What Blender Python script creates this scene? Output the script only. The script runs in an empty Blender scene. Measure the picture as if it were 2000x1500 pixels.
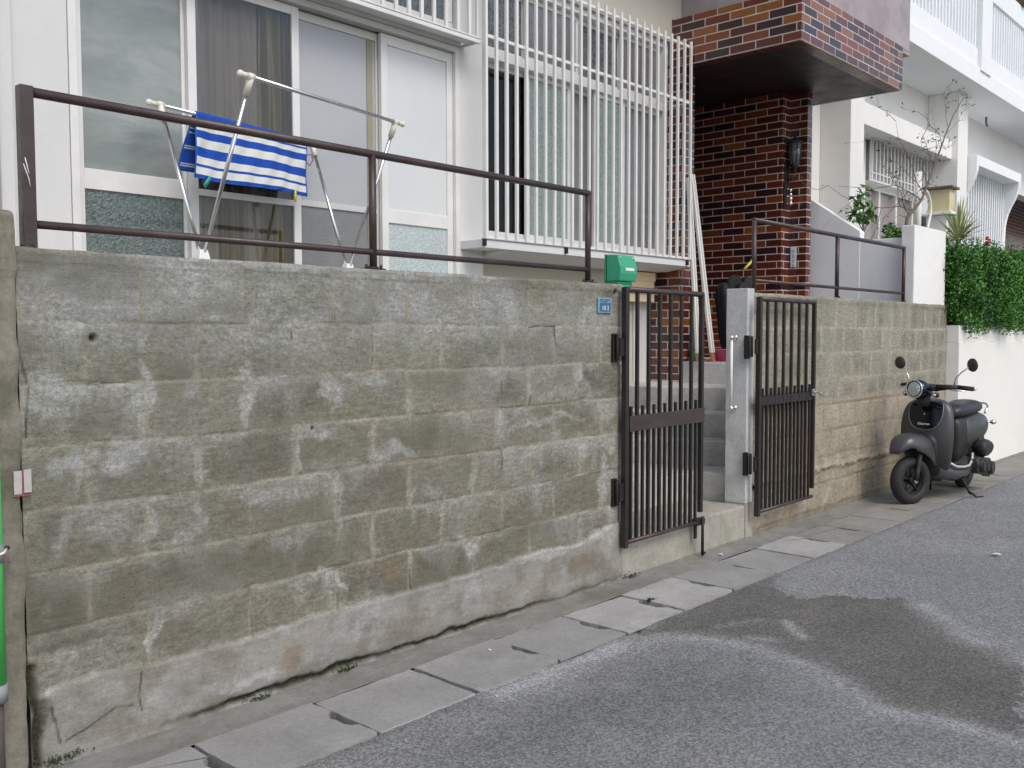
import bpy, bmesh, math, random
import numpy as np
from mathutils import Vector, Matrix, Euler
random.seed(7); rng = np.random.default_rng(11)
S = bpy.context.scene; COL = S.collection
R = math.radians

# ------------------------------------------------------------------ camera
cam_d = bpy.data.cameras.new('camera'); cam = bpy.data.objects.new('camera', cam_d); COL.objects.link(cam)
CY, CP, CR = 0.8303, -0.0539, -0.0021
_f = Vector((math.cos(CP)*math.sin(CY), math.cos(CP)*math.cos(CY), math.sin(CP)))
_r = _f.cross(Vector((0, 0, 1))).normalized(); _u = _r.cross(_f)
_r2 = _r*math.cos(CR)+_u*math.sin(CR); _u2 = _u*math.cos(CR)-_r*math.sin(CR)
cam.matrix_world = Matrix(((_r2.x, _u2.x, -_f.x, -1.3309), (_r2.y, _u2.y, -_f.y, -3.1127), (_r2.z, _u2.z, -_f.z, -0.0373), (0, 0, 0, 1)))
cam_d.sensor_width = 36; cam_d.lens = 33.07; cam_d.clip_start = .05; cam_d.clip_end = 800
S.camera = cam
# ------------------------------------------------------------------ light
W = bpy.data.worlds.new('World'); S.world = W; W.use_nodes = True
nt = W.node_tree; bg = nt.nodes['Background']; sky = nt.nodes.new('ShaderNodeTexSky')
SUN_EL, SUN_AZ = 48, 193          # azimuth of the light's origin, degrees clockwise from +Y
sky.sky_type = 'NISHITA'; sky.sun_disc = False; sky.sun_elevation = R(SUN_EL); sky.sun_rotation = R(SUN_AZ)
sky.air_density = 1.0; sky.dust_density = 2.5; sky.ozone_density = .8
hs_ = nt.nodes.new('ShaderNodeHueSaturation'); hs_.inputs['Saturation'].default_value = .9; nt.links.new(sky.outputs[0], hs_.inputs['Color']); nt.links.new(hs_.outputs[0], bg.inputs[0]); bg.inputs[1].default_value = 0.15
sun_d = bpy.data.lights.new('sun', 'SUN'); sun = bpy.data.objects.new('sun', sun_d); COL.objects.link(sun)
sun_d.energy = 1.1; sun_d.angle = R(26); sun_d.color = (1.0, .965, .90)
_sd = Vector((math.sin(R(SUN_AZ))*math.cos(R(SUN_EL)), math.cos(R(SUN_AZ))*math.cos(R(SUN_EL)), math.sin(R(SUN_EL))))
sun.rotation_euler = _sd.to_track_quat('Z', 'Y').to_euler(); sun.location = (0, -8, 12)
S.view_settings.view_transform = 'Standard'; S.view_settings.look = 'None'; S.view_settings.gamma = 1
S.view_settings.exposure = 0.28
S.cycles.max_bounces = 7; S.cycles.diffuse_bounces = 4; S.cycles.glossy_bounces = 3; S.cycles.transmission_bounces = 4
S.cycles.use_denoising = True

# ------------------------------------------------------------------ materials
class N:
    """small node-graph writer"""
    def __init__(s, name):
        s.m = bpy.data.materials.new(name); s.m.use_nodes = True; s.t = s.m.node_tree; s.b = s.t.nodes['Principled BSDF']
        s._co = None
    def node(s, typ, **kw):
        n = s.t.nodes.new('ShaderNode'+typ)
        for k, v in kw.items(): setattr(n, k, v)
        return n
    def put(s, sock, v):
        if hasattr(v, 'is_output'): s.t.links.new(v, sock)
        elif isinstance(v, (tuple, list)) and len(v) == 3 and sock.type == 'RGBA': sock.default_value = (*v, 1)
        else: sock.default_value = v
    def co(s):
        if s._co is None: s._co = s.node('TexCoord').outputs['Object']
        return s._co
    def mp(s, sc=(1, 1, 1), v=None):
        n = s.node('Mapping'); s.put(n.inputs[0], v if v is not None else s.co()); n.inputs[3].default_value = sc; return n.outputs[0]
    def noise(s, scale, detail=4, rough=.6, v=None, col=False, dist=0):
        n = s.node('TexNoise'); s.put(n.inputs['Vector'], v if v is not None else s.co())
        n.inputs['Scale'].default_value = scale; n.inputs['Detail'].default_value = detail; n.inputs['Roughness'].default_value = rough
        n.inputs['Distortion'].default_value = dist
        return n.outputs[1 if col else 0]
    def voro(s, scale, feature='F1', v=None, out=0):
        n = s.node('TexVoronoi', feature=feature); s.put(n.inputs['Vector'], v if v is not None else s.co()); n.inputs['Scale'].default_value = scale
        return n.outputs[out]
    def math(s, op, a, b=0, c=0, clamp=False):
        n = s.node('Math', operation=op, use_clamp=clamp)
        s.put(n.inputs[0], a); s.put(n.inputs[1], b); s.put(n.inputs[2], c); return n.outputs[0]
    def rng(s, v, a, b, c=0, d=1, smooth=False):
        n = s.node('MapRange', interpolation_type='SMOOTHSTEP' if smooth else 'LINEAR'); s.put(n.inputs[0], v)
        for i, x in enumerate((a, b, c, d)): n.inputs[1+i].default_value = x
        return n.outputs[0]
    def mix(s, f, a, b, mode='MIX'):
        n = s.node('Mix', data_type='RGBA', blend_type=mode); s.put(n.inputs[0], f); s.put(n.inputs[6], a); s.put(n.inputs[7], b); return n.outputs[2]
    def attr(s, name):
        n = s.node('Attribute', attribute_name=name); x = s.node('SeparateXYZ'); s.t.links.new(n.outputs['Vector'], x.inputs[0]); return x.outputs
    def sep(s, v=None):
        x = s.node('SeparateXYZ'); s.put(x.inputs[0], v if v is not None else s.co()); return x.outputs
    def comb(s, x, y, z=0):
        n = s.node('CombineXYZ'); s.put(n.inputs[0], x); s.put(n.inputs[1], y); s.put(n.inputs[2], z); return n.outputs[0]
    def ramp(s, f, stops, interp='LINEAR'):
        n = s.node('ValToRGB'); s.put(n.inputs[0], f); cr = n.color_ramp; cr.interpolation = interp
        while len(cr.elements) < len(stops): cr.elements.new(.5)
        for e, (p, c) in zip(cr.elements, stops): e.position = p; e.color = (*c, 1)
        return n.outputs[0]
    def bump(s, h, strength=.3, dist=.01, prev=None):
        n = s.node('Bump'); n.inputs['Strength'].default_value = strength; n.inputs['Distance'].default_value = dist
        s.put(n.inputs['Height'], h)
        if prev is not None: s.put(n.inputs['Normal'], prev)
        return n.outputs[0]
    def done(s, base=None, rough=.6, metal=0, spec=.5, normal=None, coat=0, trans=0, emit=None, alpha=None, ior=None, coat_rough=.05):
        b = s.b
        if base is not None: s.put(b.inputs['Base Color'], base)
        s.put(b.inputs['Roughness'], rough); s.put(b.inputs['Metallic'], metal); s.put(b.inputs['Specular IOR Level'], spec)
        if normal is not None: s.put(b.inputs['Normal'], normal)
        b.inputs['Coat Weight'].default_value = coat; b.inputs['Coat Roughness'].default_value = coat_rough
        b.inputs['Transmission Weight'].default_value = trans
        if alpha is not None: s.put(b.inputs['Alpha'], alpha)
        if ior: b.inputs['IOR'].default_value = ior
        return s.m

def simple(name, col, rough=.5, metal=0, var=.12, scale=6, bump=0, bscale=80, coat=0, spec=.5, streak=False):
    n = N(name); v = n.mp((1, 1, .25)) if streak else None
    a = n.noise(scale, 5, .65, v)
    k = n.rng(a, .3, .7, 1-var, 1+var*.6)
    c = n.mix(1, tuple(col), n.comb(k, k, k), 'MULTIPLY')
    nm = n.bump(n.noise(bscale, 4, .6), bump, .004) if bump else None
    return n.done(c, n.rng(n.noise(scale*3, 3), .3, .7, max(rough-.08, .02), min(rough+.1, 1)), metal, spec, nm, coat)

MT = {}
def mats():
    # ---- weathered block masonry, driven by attributes computed on the mesh
    for key, grey, pale, tan in (('blocks', (.226, .217, .180), (.42, .43, .42), (.305, .278, .220)), ('blocks2', (.30, .285, .235), (.45, .435, .385), (.43, .365, .285))):
        n = N('weathered_'+key); A = n.attr('sa'); B = n.attr('sb'); C = n.attr('sc')
        big = n.noise(2.6, 6, .7); fine = n.noise(55, 7, .85); hs = n.noise(26, 7, .8, n.mp((.55, 1, 1.9))); mid = n.noise(9, 7, .8)
        g = n.mix(n.rng(big, .34, .66), grey, tuple(x*.80 for x in grey))
        g = n.mix(n.rng(n.noise(3.7, 5, .7), .45, .62), g, (grey[0]*.86, grey[1]*.93, grey[2]*.80))
        g = n.mix(n.math('MULTIPLY', B[0], .6), g, tuple(x*1.28 for x in grey))            # block-to-block tone
        g = n.mix(B[2], g, tan)
        cd = n.math('MULTIPLY', C[2], n.rng(n.math('ADD', n.math('MULTIPLY', mid, .7), n.math('MULTIPLY', n.noise(4.5, 5, .7), .6)), .50, .86), clamp=True)
        g = n.mix(cd, g, (grey[0]*.57, grey[1]*.57, grey[2]*.54))
        zz = n.sep()[2]; low = n.math('MULTIPLY', n.rng(zz, -.25, -.95), n.rng(n.noise(5.5, 6, .75), .40, .60)); g = n.mix(n.math('MULTIPLY', low, .75), g, (grey[0]*.80, grey[1]*.75, grey[2]*.66))
        sk = n.mix(n.rng(n.noise(4.2, 5, .65), .42, .58), (.315, .30, .272), (.225, .212, .180)); sk = n.mix(n.rng(n.noise(2.9, 5, .7), .52, .62), sk, (.335, .335, .325))
        g = n.mix(B[1], g, sk); calm = n.rng(B[1], 0, 1, 1, .35)
        pm = n.math('MULTIPLY', A[0], n.rng(n.math('ADD', n.math('MULTIPLY', mid, .8), n.math('MULTIPLY', fine, .5)), .46, .76, 0, 1.05), clamp=True)
        g = n.mix(n.math('MULTIPLY', pm, .95), g, pale)
        g = n.mix(n.math('MULTIPLY', A[2], n.rng(mid, .36, .60, .25, 1), clamp=True), g, (tan[0]*1.15, tan[1]*1.17, tan[2]*1.16))                   # mortar
        dm = n.math('MULTIPLY', A[1], n.rng(n.math('ADD', n.math('MULTIPLY', hs, .7), n.math('MULTIPLY', fine, .5)), .47, .68, 0, 1.0), clamp=True)
        g = n.mix(n.math('MULTIPLY', dm, .9), g, (.085, .083, .060))
        g = n.mix(n.math('MULTIPLY', C[0], n.rng(mid, .35, .6), clamp=True), g, (.30, .19, .10))        # rust
        g = n.mix(n.math('MULTIPLY', C[1], n.rng(fine, .30, .5, .5, 1), clamp=True), g, (.030, .032, .018))     # open cracks and moss
        k = n.rng(fine, .32, .68, .66, 1.28); g = n.mix(calm, g, n.comb(k, k, k), 'MULTIPLY')
        k = n.rng(hs, .34, .66, .70, 1.24); g = n.mix(calm, g, n.comb(k, k, k), 'MULTIPLY')
        k = n.rng(n.noise(170, 3, .7), .3, .7, .86, 1.14); g = n.mix(1, g, n.comb(k, k, k), 'MULTIPLY')
        pit = n.rng(n.voro(70), .06, .20, 1, 0); pitm = n.math('MULTIPLY', pit, n.rng(n.noise(5, 5, .7), .47, .60))
        pit2 = n.math('MULTIPLY', n.rng(n.voro(150), .08, .22, 1, 0), n.rng(n.noise(8, 5, .7, n.mp((1, 1, 2))), .44, .60)); pitm = n.math('MAXIMUM', pitm, n.math('MULTIPLY', pit2, .8))
        pitm = n.math('MULTIPLY', pitm, calm); g = n.mix(n.math('MULTIPLY', pitm, .72, clamp=True), g, (.055, .052, .040))
        h = n.math('ADD', n.math('MULTIPLY', fine, .8), n.math('SUBTRACT', n.math('MULTIPLY', hs, 1.2), pitm))
        MT[key] = n.done(g, .93, 0, .25, n.bump(h, .6, .007))
    # ---- plain old concrete
    def conc(key, col, dark, sc=5, rough=.9, st=.35, moss=0):
        n = N(key); a = n.noise(sc, 6, .7); f = n.noise(60, 5, .75); c = n.mix(n.rng(a, .32, .68), col, dark)
        v = n.noise(sc*1.7, 5, .7, n.mp((1, 1, .3))); c = n.mix(n.rng(v, .55, .78, 0, .55), c, tuple(x*1.22 for x in col)); c = n.mix(n.rng(n.noise(sc*.45+.3, 6, .8), .5, .66, 0, .6), c, tuple(x*.74 for x in dark))
        k = n.rng(f, .25, .75, .82, 1.16); c = n.mix(1, c, n.comb(k, k, k), 'MULTIPLY')
        pit = n.rng(n.voro(48), .03, .11, 1, 0); pm = n.math('MULTIPLY', pit, n.rng(n.noise(7), .52, .62)); c = n.mix(n.math('MULTIPLY', pm, .7), c, tuple(x*.3 for x in col))
        if moss: c = n.mix(n.rng(n.noise(3.3, 6, .75), .52, .68, 0, moss), c, (.12, .125, .075))
        MT[key] = n.done(c, rough, 0, .3, n.bump(n.math('SUBTRACT', f, pm), st, .004))
    conc('slab', (.325, .320, .308), (.255, .25, .238), 3.3)
    conc('slab_worn', (.41, .40, .385), (.32, .31, .295), 4.1)
    conc('slab_dirty', (.285, .278, .256), (.215, .208, .188), 3.6, moss=.25)
    conc('cement', (.27, .265, .245), (.185, .182, .165), 4, moss=.55)
    conc('pillar', (.60, .60, .59), (.51, .51, .50), 5, st=.25)
    conc('steps', (.56, .55, .52), (.40, .39, .36), 6)
    conc('old_post', (.27, .25, .205), (.16, .15, .118), 7, st=.9, moss=.8)
    conc('mauve', (.43, .375, .385), (.33, .295, .315), 2.2, rough=.8, st=.2)
    conc('sill_concrete', (.40, .385, .335), (.30, .29, .25), 4, moss=.25)
    # ---- painted render
    def render(key, col, var=.07, warm=(1, 1, 1), st=.25):
        n = N(key); a = n.noise(1.6, 6, .7); d = n.noise(2.4, 6, .7, n.mp((1.6, 1.6, .16)))
        c = n.mix(n.rng(a, .35, .7), col, tuple(x*(1-var)*w for x, w in zip(col, warm)))
        c = n.mix(n.rng(d, .56, .8, 0, .4), c, tuple(x*.80 for x in col))
        k = n.rng(n.noise(130, 3, .6), .3, .7, .96, 1.04); c = n.mix(1, c, n.comb(k, k, k), 'MULTIPLY')
        MT[key] = n.done(c, .75, 0, .35, n.bump(n.noise(160, 4, .6), st, .0025))
    render('white_wall', (.66, .665, .66)); render('cream_wall', (.57, .55, .485), warm=(1, .98, .94)); render('neighbour_white', (.85, .845, .82))
    render('grey_wall', (.84, .85, .86)); render('balcony_white', (.84, .87, .88), .04); render('planter_white', (.82, .81, .76), .05)
    # ---- asphalt
    n = N('asphalt'); A = n.attr('sa'); B = n.attr('sb')
    wb = n.noise(9, 6, .8); fw = n.noise(40, 4, .7)
    wob = n.math('ADD', n.math('MULTIPLY', n.math('SUBTRACT', wb, .5), .34), n.math('MULTIPLY', n.math('SUBTRACT', fw, .5), .24))
    base = n.mix(n.rng(n.noise(1.3, 6, .75), .35, .65), (.265, .271, .270), (.360, .362, .355))
    base = n.mix(n.rng(n.noise(.55, 4), .42, .62, 0, .7), base, (.275, .28, .296))
    pf = n.rng(n.math('ADD', A[0], wob), -.006, .010, 0, 1, True)
    pc = n.mix(n.rng(n.noise(2.1, 5), .3, .7), (.150, .146, .137), (.215, .207, .190))
    c = n.mix(pf, base, pc)
    c = n.mix(n.math('MULTIPLY', A[1], n.rng(n.math('ADD', wb, n.math('MULTIPLY', fw, .6)), .48, .86), clamp=True), c, (.50, .505, .51))
    c = n.mix(n.math('MULTIPLY', A[2], n.rng(wb, .3, .6), clamp=True), c, (.34, .345, .345))
    c = n.mix(n.math('MULTIPLY', B[0], n.rng(wb, .25, .6), clamp=True), c, (.155, .163, .158))
    ag = n.voro(125, out=1); agv = n.sep(ag)[0]; k = n.rng(agv, 0, 1, .50, 1.50); c = n.mix(.8, c, n.mix(1, c, n.comb(k, k, k), 'MULTIPLY'))
    k = n.rng(n.noise(95, 6, .9), .32, .68, .60, 1.40); c = n.mix(1, c, n.comb(k, k, k), 'MULTIPLY')
    sp = n.math('MULTIPLY', n.rng(n.voro(62), .12, .24, 1, 0), n.rng(n.sep(n.voro(62, out=1))[1], .70, .88))
    c = n.mix(n.math('MULTIPLY', sp, .75, clamp=True), c, (.42, .42, .40))
    h = n.math('ADD', n.voro(190), n.math('MULTIPLY', n.noise(90, 5, .8), 1.5))
    MT['asphalt'] = n.done(c, .86, 0, .35, n.bump(h, 1.0, .007))
    # ---- glazed brick tile
    n = N('glazed_brick_tile'); X, Y, Z = n.sep(); u = n.math('ADD', X, Y); v = n.math('SUBTRACT', Z, .032)
    row = n.math('FLOOR', n.math('DIVIDE', v, .0705)); off = n.math('MULTIPLY', n.math('FLOORED_MODULO', row, 2), .5)
    uu = n.math('ADD', n.math('DIVIDE', u, .237), off); cx = n.math('FLOOR', uu); fu = n.math('FRACT', uu); fv = n.math('FRACT', n.math('DIVIDE', v, .0705))
    du = n.math('MULTIPLY', n.math('MINIMUM', fu, n.math('SUBTRACT', 1, fu)), .237); dv = n.math('MULTIPLY', n.math('MINIMUM', fv, n.math('SUBTRACT', 1, fv)), .0705)
    dd = n.math('MINIMUM', du, dv); tile = n.rng(dd, .0038, .0056, 0, 1, True)
    wn = n.node('TexWhiteNoise', noise_dimensions='2D'); n.put(wn.inputs['Vector'], n.comb(cx, row)); rv = wn.outputs[0]
    tc = n.ramp(rv, [(0, (.034, .012, .010)), (.14, (.085, .017, .011)), (.34, (.135, .028, .014)), (.56, (.20, .048, .018)), (.76, (.105, .020, .016)), (.84, (.25, .085, .020)), (.92, (.040, .014, .022))], 'CONSTANT')
    k = n.rng(n.noise(30, 5, .7), .3, .7, .75, 1.2); tc = n.mix(1, tc, n.comb(k, k, k), 'MULTIPLY')
    c = n.mix(tile, n.mix(n.rng(n.noise(9), .35, .65), (.62, .54, .48), (.46, .39, .34)), tc)
    MT['brick'] = n.done(c, n.math('SUBTRACT', .85, n.math('MULTIPLY', tile, n.rng(rv, 0, 1, .56, .68))), 0, n.rng(tile, 0, 1, .3, .75), n.bump(n.math('ADD', n.rng(dd, .002, .007), n.math('MULTIPLY', n.noise(45, 3), .12)), .5, .004), coat=1, coat_rough=.12); n.b.inputs['Coat IOR'].default_value = 1.55; n.put(n.b.inputs['Coat Weight'], n.math('MULTIPLY', tile, .12))
    # ---- metals and paints
    MT['rail_paint'] = simple('brown_rail_paint', (.060, .038, .036), .38, .0, .45, 7, .25, 60)
    MT['gate_paint'] = simple('dark_gate_paint', (.024, .020, .018), .36, .0, .35, 9, .15, 90)
    n = N('kick_plate_paint'); a = n.noise(10, 6, .7, n.mp((.6, 1, 2.2)))
    MT['plate'] = n.done(n.mix(n.rng(a, .3, .7), (.035, .024, .021), (.062, .048, .043)), n.rng(a, .3, .7, .42, .6), 0, .5, n.bump(n.noise(40), .1, .003))
    MT['alu'] = simple('anodised_aluminium', (.62, .615, .60), .38, .35, .10, 5, 0, 80)
    MT['alu_white'] = simple('pale_aluminium', (.74, .735, .72), .42, .1, .08, 5, 0)
    MT['alu_grey'] = simple('shaded_aluminium_track', (.40, .40, .395), .45, .3, .1, 8)
    MT['steel'] = simple('bright_steel_tube', (.68, .68, .68), .18, .95, .08, 14)
    MT['plastic_white'] = simple('yellowed_plastic', (.74, .72, .62), .4, 0, .08, 12)
    MT['plastic_clean'] = simple('white_plastic', (.80, .80, .78), .35, 0, .05, 12)
    MT['black'] = simple('black_plastic', (.018, .018, .018), .5, 0, .2, 20)
    MT['rust_black'] = simple('blackened_iron', (.020, .016, .014), .6, .2, .4, 30, .4, 90)
    MT['dark'] = simple('dark_void', (.012, .012, .012), .9, 0, .1, 5)
    MT['soffit'] = simple('dark_brown_soffit', (.016, .009, .008), .5, 0, .3, 1.5, .1, 50)
    MT['green_box'] = simple('green_plastic', (.045, .36, .20), .35, 0, .10, 14)
    MT['dark_green'] = simple('dark_green_plastic', (.010, .20, .10), .4, 0, .1, 14)
    MT['cream_box'] = simple('cream_enamel', (.93, .76, .52), .35, 0, .06, 8)
    MT['green_pole'] = simple('bright_green_sleeve', (.07, .50, .12), .35, 0, .06, 7)
    MT['dark_pipe'] = simple('stained_pipe', (.085, .07, .06), .7, 0, .3, 20)
    MT['grey_pipe'] = simple('grey_conduit', (.28, .29, .30), .5, .1, .15, 15)
    MT['khaki'] = simple('khaki_paint', (.66, .60, .36), .55, 0, .12, 5)
    MT['dark_cap'] = simple('dark_brown_cap', (.13, .10, .07), .6, 0, .2, 9)
    MT['pole_wood'] = simple('pale_painted_board', (.68, .67, .63), .55, 0, .12, 5, streak=True)
    MT['copper'] = simple('rusty_tip', (.38, .17, .09), .6, 0, .4, 30)
    MT['pink'] = simple('pink_plastic', (.48, .15, .23), .4, 0, .08, 9)
    MT['room'] = simple('room_wall', (.40, .35, .32), .9, 0, .1, 2); MT['room_dark'] = simple('room_floor', (.10, .08, .065), .7, 0, .1, 3)
    n = N('curtain_cloth'); w = n.noise(3, 2, .5, n.mp((9, 1, .05))); c = n.mix(n.rng(w, .35, .65), (.50, .39, .21), (.30, .23, .15)); MT['curtain'] = n.done(c, .9)
    n = N('room_lightening_cloth'); w = n.noise(3, 2, .5, n.mp((12, 1, .05))); c = n.mix(n.rng(w, .35, .65), (.54, .44, .385), (.47, .38, .33)); MT['room_lightener'] = n.done(c, .9)
    # ---- glass
    def frosted(key, c1, c2, sc, rough, st, bsc, spec=.6, v=None):
        n = N(key); vv = n.mp(v) if v else None
        a = n.noise(sc, 4, .6, vv, dist=.6); c = n.mix(n.rng(a, .35, .66), c1, c2)
        h = n.voro(bsc, 'SMOOTH_F1') if bsc else n.noise(20, 4, .6, vv)
        MT[key] = n.done(c, rough, 0, spec, n.bump(h, st, .006), coat=.6, coat_rough=rough*.5)
    frosted('glass_wavy_reflection', (.185, .215, .205), (.31, .335, .315), 2.2, .24, .30, 0, v=(1, 1, 2.4))  # wavy light and dark reflections painted into the pane colour
    frosted('glass_hammered', (.055, .082, .080), (.15, .19, .18), 55, .12, .9, 95)
    frosted('glass_frost_grey', (.36, .375, .385), (.41, .42, .43), .8, .32, .05, 70)
    frosted('glass_frost_white', (.60, .625, .63), (.66, .67, .66), .9, .30, .05, 70)
    frosted('glass_pattern_pale', (.36, .44, .45), (.56, .62, .62), 60, .2, .8, 110)
    frosted('glass_pattern_green', (.17, .235, .215), (.31, .375, .345), 60, .2, .8, 90)
    frosted('glass_pattern_dark', (.05, .06, .062), (.17, .19, .20), 50, .15, .8, 100)
    frosted('glass_mid_grey', (.145, .145, .15), (.20, .20, .208), 2, .2, .3, 90)
    frosted('glass_pink_reflect', (.24, .20, .20), (.32, .27, .26), 1.5, .12, .02, 50)
    n = N('window_glass'); tr = n.node('BsdfTransparent'); gl = n.node('BsdfGlossy'); gl.inputs['Roughness'].default_value = .03; mx = n.node('MixShader')
    fr = n.node('Fresnel'); fr.inputs[0].default_value = 1.45; tr.inputs[0].default_value = (.86, .88, .88, 1)
    n.t.links.new(fr.outputs[0], mx.inputs[0]); n.t.links.new(tr.outputs[0], mx.inputs[1]); n.t.links.new(gl.outputs[0], mx.inputs[2])
    n.t.links.new(mx.outputs[0], n.t.nodes['Material Output'].inputs[0]); MT['clear'] = n.m
    n = N('fly_screen'); tr = n.node('BsdfTransparent'); df = n.node('BsdfDiffuse'); df.inputs[0].default_value = (.10, .10, .10, 1); mx = n.node('MixShader'); mx.inputs[0].default_value = .42
    n.t.links.new(tr.outputs[0], mx.inputs[1]); n.t.links.new(df.outputs[0], mx.inputs[2]); n.t.links.new(mx.outputs[0], n.t.nodes['Material Output'].inputs[0]); MT['screen'] = n.m
    # ---- towel
    n = N('striped_towel'); s = n.attr('sa')[0]
    bl, wh = (.022, .085, .42), (.70, .72, .69)
    st = [(0, bl), (.05, wh), (.155, bl), (.195, wh), (.30, bl), (.43, wh), (.555, bl), (.665, wh), (.745, bl), (.775, wh), (.83, bl), (.95, wh)]
    c = n.ramp(s, st, 'CONSTANT'); k = n.rng(n.noise(240, 3, .7), .3, .7, .84, 1.1); c = n.mix(1, c, n.comb(k, k, k), 'MULTIPLY')
    MT['towel'] = n.done(c, .95, 0, .1, n.bump(n.noise(300, 3, .7), .5, .003)); MT['towel_edge'] = simple('towel_hem', (.012, .10, .42), .9, 0, .1, 50)
    # ---- plants
    def leaf(key, a, b, rough=.6):
        n = N(key); oi = n.node('Attribute', attribute_name='sa'); x = n.node('SeparateXYZ'); n.t.links.new(oi.outputs['Vector'], x.inputs[0])
        MT[key] = n.done(n.mix(x.outputs[0], a, b), rough, 0, .4); n.b.inputs['Subsurface Weight'].default_value = 0
    leaf('hedge_leaf', (.018, .080, .018), (.10, .27, .038)); leaf('plant_leaf', (.022, .085, .020), (.14, .30, .05)); leaf('moss_leaf', (.018, .026, .010), (.06, .085, .022)); leaf('yucca_leaf', (.22, .28, .10), (.55, .58, .34)); leaf('sapling_leaf', (.07, .09, .03), (.17, .20, .08))
    MT['bark'] = simple('grey_bark', (.15, .125, .10), .85, 0, .3, 25, .3, 70); MT['soil'] = simple('soil', (.04, .03, .02), .95, 0, .4, 30, .5, 60)
    MT['red_flower'] = simple('red_petal', (.38, .03, .05), .6); MT['weed'] = simple('weed_leaf', (.05, .085, .025), .7, 0, .4, 40)
    # ---- scooter
    MT['matte'] = simple('matte_grey_paint', (.072, .072, .075), .34, .25, .08, 5); MT['seat'] = simple('black_vinyl', (.028, .028, .032), .42, 0, .1, 8, .15, 200)
    n = N('gloss_black_paint'); MT['gloss'] = n.done((.003, .004, .007), .10, 0, .45)
    MT['rubber'] = simple('tyre_rubber', (.018, .018, .018), .7, 0, .2, 20, .3, 60); MT['chrome'] = simple('chrome', (.80, .80, .80), .08, 1, .03, 5)
    MT['engine'] = simple('engine_metal', (.055, .05, .048), .5, .5, .4, 14); MT['wheel'] = simple('black_wheel_alloy', (.025, .025, .026), .4, .4, .2, 10)
    n = N('lamp_glass'); MT['lens'] = n.done((.55, .62, .68), .08, .75, .8, n.bump(n.voro(60), .5, .01), coat=1)
    MT['mirror_back'] = simple('mirror_shell', (.06, .045, .042), .3, .3, .1, 8); MT['amber'] = simple('amber_lens', (.55, .25, .05), .15, 0, .05, 5)
    MT['plate_blue'] = simple('faded_blue_enamel', (.19, .35, .46), .4, 0, .3, 60); MT['plate_blue_dark'] = simple('deep_blue_enamel', (.05, .13, .24), .4, 0, .3, 60); MT['ink_white'] = simple('white_print', (.72, .80, .82), .5, 0, .1, 30)
    MT['name_plate'] = simple('pale_name_plate', (.66, .70, .76), .4, 0, .1, 30); MT['ink_grey'] = simple('grey_print', (.20, .25, .30), .6)
    MT['pale_sticker'] = simple('pale_pink_sticker', (.48, .45, .44), .7, 0, .1, 40); MT['sticker_red'] = simple('faded_red_line', (.30, .10, .11), .7)
    MT['lantern_glass'] = simple('smoky_glass', (.12, .13, .15), .1, 0, .2, 20, coat=.6); MT['yellow'] = simple('yellow_plastic', (.62, .50, .05), .4); MT['teal'] = simple('teal_plastic', (.04, .38, .30), .4)
    MT['violet'] = simple('violet_plastic', (.16, .10, .22), .4); MT['litter'] = simple('white_paper_scrap', (.7, .7, .68), .8); MT['cloth_dark'] = simple('dark_bag_cloth', (.010, .011, .014), .8, 0, .2, 10)
mats()

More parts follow.
